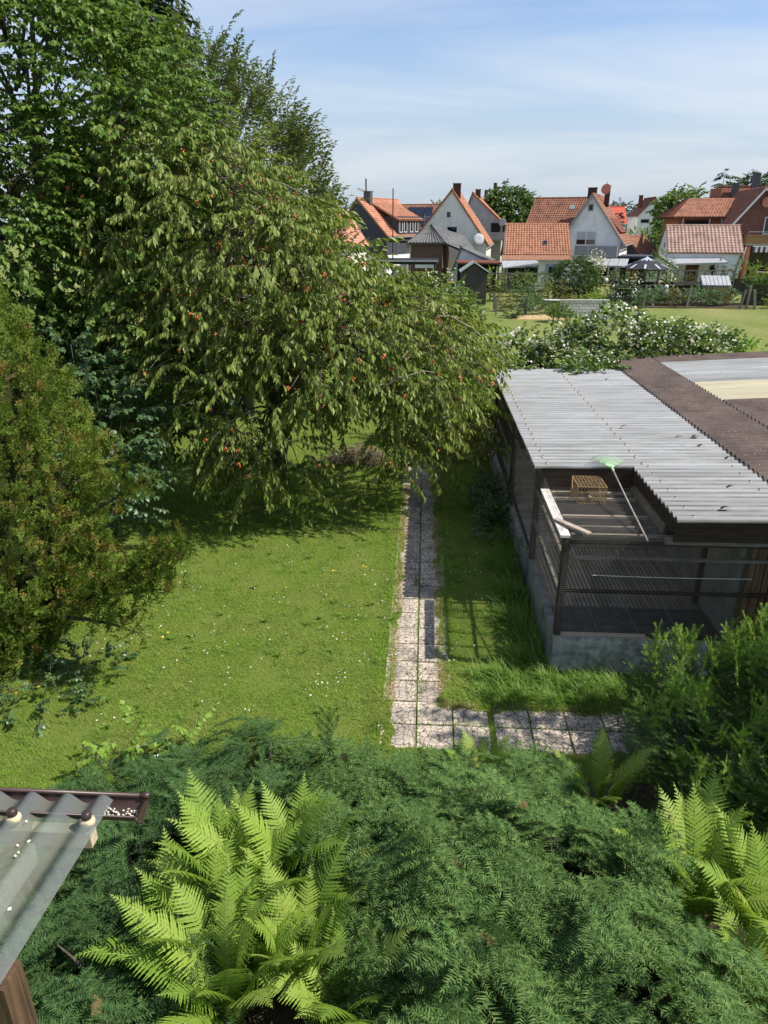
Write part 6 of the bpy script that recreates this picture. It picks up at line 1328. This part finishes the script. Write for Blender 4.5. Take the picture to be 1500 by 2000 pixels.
for i in range(nseg):
    a0, a1 = 2 * pi * i / nseg, 2 * pi * (i + 1) / nseg
    for j in range(2):
        r0, z0 = GZ_R[j]; r1, z1 = GZ_R[j + 1]; m.face((r0 * cos(a0), r0 * sin(a0), z0), (r0 * cos(a1), r0 * sin(a1), z0), (r1 * cos(a1), r1 * sin(a1), z1), (r1 * cos(a0), r1 * sin(a0), z1))
    MB().bar((.15 * cos(a0), .15 * sin(a0), 3.52), (2.02 * cos(a0), 2.02 * sin(a0), 2.75), .17, .03).build('roof_strip', M['palestrip'], gz)
    if i % 2 == 0: MB().tube([(1.85 * cos(a0), 1.85 * sin(a0), 0), (1.85 * cos(a0), 1.85 * sin(a0), 2.72)], .035, .035, 6).build('post', M['iron'], gz)
m.build('roof', M['darkcloth'], gz); MB().lathe((0, 0, 3.5), [(.2, 0), (.12, .08), (.02, .14)], 10).build('finial', M['palestrip'], gz)
def stump(x, y, h, lab, lean=.1, w=.16, grp='old fence posts along the vegetable bed'):
    o = MB().bar((0, 0, 0), (lean, 0, h), w, w, (0, 1, 0)).build('fence_post', M['greywoodz']); o.location = (x, y, 0); setp(o, lab, 'post', grp)
stump(17.45, 60, 1.75, 'weathered fence post left of the vegetable bed', .05); stump(20.85, 60, 1.55, 'leaning weathered post in the middle of the vegetable bed', .15)
stump(24.9, 59.8, 1.5, 'leftmost of three clustered posts at the hedge corner', .3); stump(25.4, 59.7, 1.85, 'tallest of three clustered posts at the hedge corner', .05); stump(26.0, 59.6, 1.5, 'rightmost of three clustered posts at the hedge corner, leaning left', -.25)
stump(5.35, 57, 1.2, 'pale post at the left garden gate', 0, .12, 'grey posts of the left garden fence'); stump(5.25, 54.8, 1.2, 'pale post nearest the meadow at the left garden', 0, .12, 'grey posts of the left garden fence'); stump(5.45, 59, 1.2, 'pale post at the rear of the left garden fence', 0, .12, 'grey posts of the left garden fence'); stump(7.5, 55.5, 1.35, 'thick grey post beside the ornamental grass', 0, .22, 'grey posts of the left garden fence')
gg = thing('garden_bench', 'low grey wooden rack with white top near the straw patch', 'rack', (9.0, 55.6, 0)); MB().box(-.1, 1.7, 0, .5, .98, 1.03).build('top', M['trim'], gg)
for x in (0, 1.6): MB().box(x - .05, x + .05, .05, .15, 0, .98).build('leg', M['greywoodz'], gg)
for z in (.3, .65): MB().box(.06, 1.54, .06, .12, z, z + .12).build('slat', M['greywood'], gg)
fg = thing('cold_frame_roof', 'slatted pale corrugated lean-to roof on thin poles by the fence', 'shelter', (23.1, 64, 0), radians(-10))
for k in range(7): MB().hexa([(.32 * k, -1.1, 1.55), (.32 * k + .28, -1.1, 1.55), (.32 * k + .28, .5, 2.2), (.32 * k, .5, 2.2), (.32 * k, -1.1, 1.6), (.32 * k + .28, -1.1, 1.6), (.32 * k + .28, .5, 2.25), (.32 * k, .5, 2.25)]).build('roof_slat', M['tinsheet'], fg)
for x in (.05, 1.1, 2.15):
    for y, h in ((-1.05, 1.55), (.45, 2.2)): MB().tube([(x, y, 0), (x, y, h)], .035, .035, 5).build('pole', M['greywoodz'], fg)
wb = thing('dark_planter', 'dark brown wooden raised box in front of the terrace plants', 'planter', (30.9, 72.5, 0), radians(-5))
for k in range(16): MB().box(-1.7 + .215 * k, -1.7 + .215 * k + .205, 0, .05, 0, 1.35).build('plank', M['darkwoodz'], wb)
MB().box(-1.75, 1.78, -.05, .6, 1.352, 1.42).build('rim', M['darkwood'], wb)
hd = thing('garden_hedge', 'clipped dark green hedge with pale new tops at the right edge', 'hedge', (30.0, 63.5, 0)); n = 2600
P = np.stack([RNG.uniform(26.6, 36, n), RNG.uniform(62.6, 64.6, n), 2.0 * RNG.uniform(0, 1, n) ** .6], 1); P = P[(P[:, 1] < 63.0) | (P[:, 2] > 1.6)]; D = np.stack([RNG.normal(0, .4, len(P)), -np.ones(len(P)) * .6, np.full(len(P), .5)], 1)
f = Fol(); put_twigs(f, FARFINE, P, D, .3, .55, .4, .4); f.build('foliage', [M['hedge'], M['bark']], hd, 'stuff'); MB().box(26.8, 36, 63.0, 64.4, 0, 1.65).build('inner_twigs', M['bark'], hd, world=True)
gf = thing('garden_figure', 'small pale-headed garden figure standing above the vegetable bed', 'figure', (20.0, 63, 0))
MB().lathe((0, 0, .55), [(.26, 0), (.30, .25), (.26, .55), (.10, .72)], 10).build('coat', M['greytrim'], gf, True); MB().sphere((0, 0, 1.42), .18, 10, 7).build('head', M['trim'], gf, True); MB().tube([(.02, 0, 0), (0, 0, .6)], .04, .04, 6).build('pole', M['cane'], gf); MB().tube([(.2, -.05, 1.1), (.55, -.1, .9)], .07, .05, 6).build('arm', M['greytrim'], gf)
for x, y, h, lab in ((14.35, 66, 1.75, 'white ball on a thin stake near the willow bush'), (15.75, 66.2, 1.7, 'white ball on a thin stake before the gazebo posts')):
    c = thing('garden_ball', lab, 'garden ornament', (x, y, 0)); MB().sphere((0, 0, h), .19, 12, 8).build('ball', M['trim'], c, True); MB().tube([(0, 0, 0), (0, 0, h - .17)], .02, .02, 5).build('stake', M['iron'], c)
wbn = MB().lathe((12.75, 55.5, 0), [(.30, 0), (.34, .5), (.36, .95), (.33, .96), (.28, .1)], 12).build('rain_barrel', M['palestrip']); setp(wbn, 'small blue-grey barrel at the end of the block wall', 'barrel')
rw = thing('timber_steps', 'stacked dark timber terraces with pale edges behind the willow bush', 'terrace edging', (12.9, 71, 0))
for k in range(4): MB().box(0, 1.7, .25 * k, .25 * k + .15, .3 * k, .3 * k + .24).build('beam', M['greywood'] if k % 2 else M['darkwood'], rw)
# soil and mulch beds
def bed(name, x0, x1, y0, y1, mat, z=.012): MB().box(x0, x1, y0, y1, .0, z).build(name, mat, kind='structure')
bed('vegetable_bed', 17.2, 26.2, 60.2, 66.2, M['soil'], .06)
hm = MB(); nx_, ny_ = 22, 8
for j in range(ny_):
    for i in range(nx_): u = i / (nx_ - 1); v = j / (ny_ - 1); hm.v.append((6.2 + 3.9 * u, 52.4 + 1.9 * v, .006 + .20 * sin(pi * u) * sin(pi * v) * random.uniform(.6, 1.1)))
hm.f = [(j * nx_ + i, j * nx_ + i + 1, (j + 1) * nx_ + i + 1, (j + 1) * nx_ + i) for j in range(ny_ - 1) for i in range(nx_ - 1)]; hm.build('straw_patch', M['straw'], kind='structure')

# ------------------------------------------------------------------ garden plants
def gbush(label, x, y, r, h, n=90, mat='farlight', tm=None, flowers=0, fsize=.07, group=None, name='garden_bush', lift=.3, s=(.35, .6), cat='bush', z0=.5, sq=.8):
    return leafbush(name, label, cat, (x, y, 0), [((x, y, h * .52), (r, r * sq, h * .5))], n, tm or FARFINE, [M[mat], M['bark']], 8, group, lift, s[0], s[1], flowers, fsize, .05)
willow = leafbush('willow_bush', 'round weeping willow bush between the garden house and the block wall', 'bush', (12.6, 64, 0), [((12.6, 64, 1.75), (1.5, 1.4, 1.6))], 760, [leafy_twig(1.1, 26, L_SMALL, .07, .24, .75, .8, r=.012) for _ in range(4)], [M['farleaf'], M['bark']], 20, None, .5, .45, .8, inner=.75)
gbush('dark rose bush with pale blooms before the board fence', 15.6, 58.5, 1.25, 2.1, 190, 'fardark', flowers=22, fsize=.10)
gbush('loose yellow-green shrub in front of the garden house', 9.0, 61.5, 1.3, 2.7, 150, 'farlight'); gbush('bronze-tinged shrub left of the block wall', 9.9, 57.5, 1.15, 2.2, 150, 'autumn'); gbush('light green climber on the left arbour', 6.0, 65.2, 1.0, 2.7, 130, 'farlime'); gbush('light green climber in the middle of the arbour', 8.4, 65.2, 1.1, 2.5, 130, 'farlight')
gbush('bushy sapling with bronze leaves on the small lawn', 6.1, 57.6, .55, 1.5, 60, 'autumn', name='sapling'); gbush('green leafy shrub before the arbour', 8.0, 60.2, .95, 1.6, 110, 'farleaf'); gbush('bluish ornamental grass clump by the thick post', 8.0, 55.4, .75, 1.2, 90, 'cabbage', lift=1.2); gbush('low dark bush on the small lawn', 6.3, 53.2, .5, .7, 50, 'fardark'); gbush('tall pale grass at the left end of the block wall', 9.3, 51.2, .8, 1.0, 120, 'farlight', lift=1.5)
gbush('dense green bush behind the trellis beside the porch', 18.1, 69.5, 1.2, 2.2, 130, 'farlight'); gbush('drooping green shrub behind the trellis', 20.9, 70, 1.5, 2.6, 170, 'farleaf'); gbush('leafy young tree before the garage porch', 22.0, 72, 1.1, 3.9, 150, 'farlight'); gbush('dark leafy bush at the right of the trellis', 23.6, 69.5, 1.1, 2.0, 120, 'farleaf')
gbush('tall yellow-green shrub beside the dark planter', 30.9, 74.5, 1.3, 2.9, 170, 'farlight'); gbush('round light bush beside the terrace steps', 32.6, 75.5, 1.0, 2.7, 120, 'farlime'); gbush('thin climber on the garage wall', 29.6, 77.5, .6, 3.0, 60, 'fardark'); gbush('lush green perennials before the hedge, right side', 28.5, 60.6, 1.1, 1.0, 90, 'farlime'); gbush('green perennials at the right frame edge before the hedge', 31, 60.6, 1.2, 1.0, 90, 'farlight'); gbush('dark bush right of the terrace steps', 36.5, 73, 1.2, 1.6, 110, 'fardark')
gbush('white-flowering rose standard under the glass canopy', 17.6, 80, .9, 3.4, 110, 'farlight', flowers=45, fsize=.13); gbush('white rose bush right of the gazebo roof', 21.0, 66, .6, 2.9, 60, 'farlight', flowers=18, fsize=.11); gbush('pink rose shrub under the gazebo edge', 16.6, 68.5, .7, 2.2, 60, 'farlight', flowers=10, fsize=.10)
gbush('clipped yellow-green box ball behind the block wall', 11.9, 58.6, .55, 1.0, 90, 'farlime', name='box_bush'); gbush('clipped yellow-green box hedge block, larger one', 13.2, 58.6, .8, 1.1, 130, 'farlime', name='box_bush'); gbush('purple-tinged perennials behind the box hedge', 12.9, 61, 1.2, .9, 70, 'copperleaf'); gbush('clipped box bush nearest the barrel', 12.9, 57.0, .5, .8, 70, 'farlime', name='box_bush')
for k in range(9):
    x = 17.9 + .88 * k; gbush(['grey-green cabbage row end at the left of the bed', 'pale cabbage clump second from the bed’s left end', 'broad grey-green leaves below the garden figure, left', 'yellowish herb clump before the garden figure', 'silvery vegetable clump under the garden figure', 'pale leafy clump left of the leaning post', 'green clump just right of the leaning post', 'yellow-flowered clump in the right of the bed', 'tall green herb clump at the right end of the bed'][k], x, 61.6 + .5 * (k % 3), .75, 1.25, 80, 'cabbage' if k not in (3, 7) else 'autumn', group='vegetables in the bed', name='vegetable_clump', lift=.7, cat='vegetables')
leafbush('elder_bush', 'flowering elder bush with white umbels behind the cherry tree', 'bush', (1.2, 42, 0), [((1.1, 42, 2.0), (1.4, 1.3, 1.75)), ((2.3, 42.4, 1.3), (.8, .9, 1.3)), ((-.2, 42.2, 1.8), (1.1, 1.1, 1.7)), ((2.9, 42.4, .6), (.6, .7, .6))], 760, [leafy_twig(.6, 13, L_SMALL, .10, .19, .3, .3, r=.01) for _ in range(4)], [M['farlight'], M['bark']], 40, flowers=60, fsize=.10, s0=.7, s1=1.1)

# ------------------------------------------------------------------ far trees
def ftree(name, label, x, y, h, r, mat, n=420, tm=None, z=.6, s=(.8, 1.5), group=None):
    rr = random.Random(int(x * 7 + y)); lobes = [((x + rr.uniform(-.4, .4) * r, y + rr.uniform(-.3, .3) * r, h * z + rr.uniform(-.18, .22) * h), (r * rr.uniform(.45, .75), r * .7, h * rr.uniform(.18, .27))) for _ in range(7)] + [((x, y, h * .62), (r * .8, r * .8, h * .34))]
    return tree(name, label, 'tree', (x, y, 0), [(x, y, 0), (x, y, h * .3), (x, y, h * .55)], [((x, y, h * .4), (l[0][0], l[0][1], l[0][2]), (0, 0, .3)) for l in lobes[:5]], lobes, tm or FARTW, int(n * 2.1), [M[mat], M['bark']], r0=.02 * h + .05, inner=.6, zmin=h * .12, limb_r=.008 * h, s0=s[0], s1=s[1], group=group)[0]
ftree('walnut_tree', 'large round dark walnut tree between the cream house and the garden house', 11.3, 108, 10.6, 4.6, 'farleaf', 900, None, .6, (.8, 1.4))
ftree('lime_tree', 'light green round tree above the far rust roof', 40.5, 125, 11.3, 4.2, 'farlight', 520); ftree('oak_tree', 'dark green tree behind the brick house gable', 49.5, 118, 13.0, 5.0, 'fardark', 600); ftree('oak_tree', 'mid-green tree left of the dark tree behind the brick house', 46.3, 124, 11.8, 3.6, 'farleaf', 420)
spruce('fir_tree', 'dark fir standing behind the dark-roofed house', (45.0, 122, 0), 14.0, 3.0, M['spruce'], 460); spruce('fir_tree', 'slim blue-grey fir right of the far white house', (38.6, 128, 0), 11.0, 2.4, M['spruce'], 400); spruce('fir_tree', 'small dark fir before the far red roof', (27.4, 112, 0), 8.2, 1.9, M['spruce'], 320)
gbush('yellow-green clipped conifer below the far red roof', 25.8, 104, 1.5, 5.2, 170, 'farlime', s=(.6, 1.0)); gbush('wide green hedge bushes behind the garage, left', 29.5, 106, 3.0, 5.4, 300, 'farlight', s=(.7, 1.2)); gbush('green bushes behind the garage, right', 33.0, 108, 2.2, 6.0, 240, 'farleaf', s=(.7, 1.2)); gbush('small green tree before the distant brown house', -5.0, 112, 1.9, 4.6, 160, 'farlight', s=(.6, 1.0))
rr = random.Random(12)
for i, (x, y, h, r, mt) in enumerate(((-4.5, 230, 10.5, 5, 'farleaf'), (-12, 250, 11.0, 6, 'fardark'), (2.5, 240, 11.3, 5, 'farleaf'), (7.5, 235, 11.5, 4, 'copperleaf'), (47, 230, 11.2, 5, 'farleaf'), (58, 240, 12, 6, 'fardark'), (64, 200, 11, 5, 'farlight'), (-40, 240, 12, 8, 'farleaf'), (20, 260, 12, 6, 'farleaf'), (32, 270, 12.5, 7, 'fardark'), (68, 150, 12, 6, 'fardark'))):
    ftree('far_tree', ['far green tree right of the slate house', 'far dark tree over the slate house ridge', 'far rounded tree left of the cream house roof', 'far copper-leaved tree left of the cream house', 'far tree over the far red roofs', 'far dark tree left of the brick house roofs', 'far light tree behind the hip-roofed wing', 'far tree behind the cherry crown', 'far tree behind the walnut tree', 'far dark tree right of the walnut tree', 'far dark tree behind the brick house, right'][i], x, y, h, r, mt, 260, s=(1.0, 1.9), group='trees on the horizon')
f = Fol(); n = 3600; X = RNG.uniform(-420, 520, n); P = np.stack([X, 420 + RNG.uniform(0, 40, n) + np.abs(X) * .1, RNG.uniform(0, 1, n) * (9.5 + 2.2 * np.sin(X * .05) + 1.6 * np.sin(X * .17 + 1) + 1.0 * np.sin(X * .61))], 1)
put_twigs(f, FARTW, P, np.tile(V3(0, -.6, .4), (n, 1)), 3.0, 5.5, .3, .6); o = new_obj('far_wood', f.mesh('far_wood', [M['fardark'], M['bark']])); o['kind'] = 'stuff'
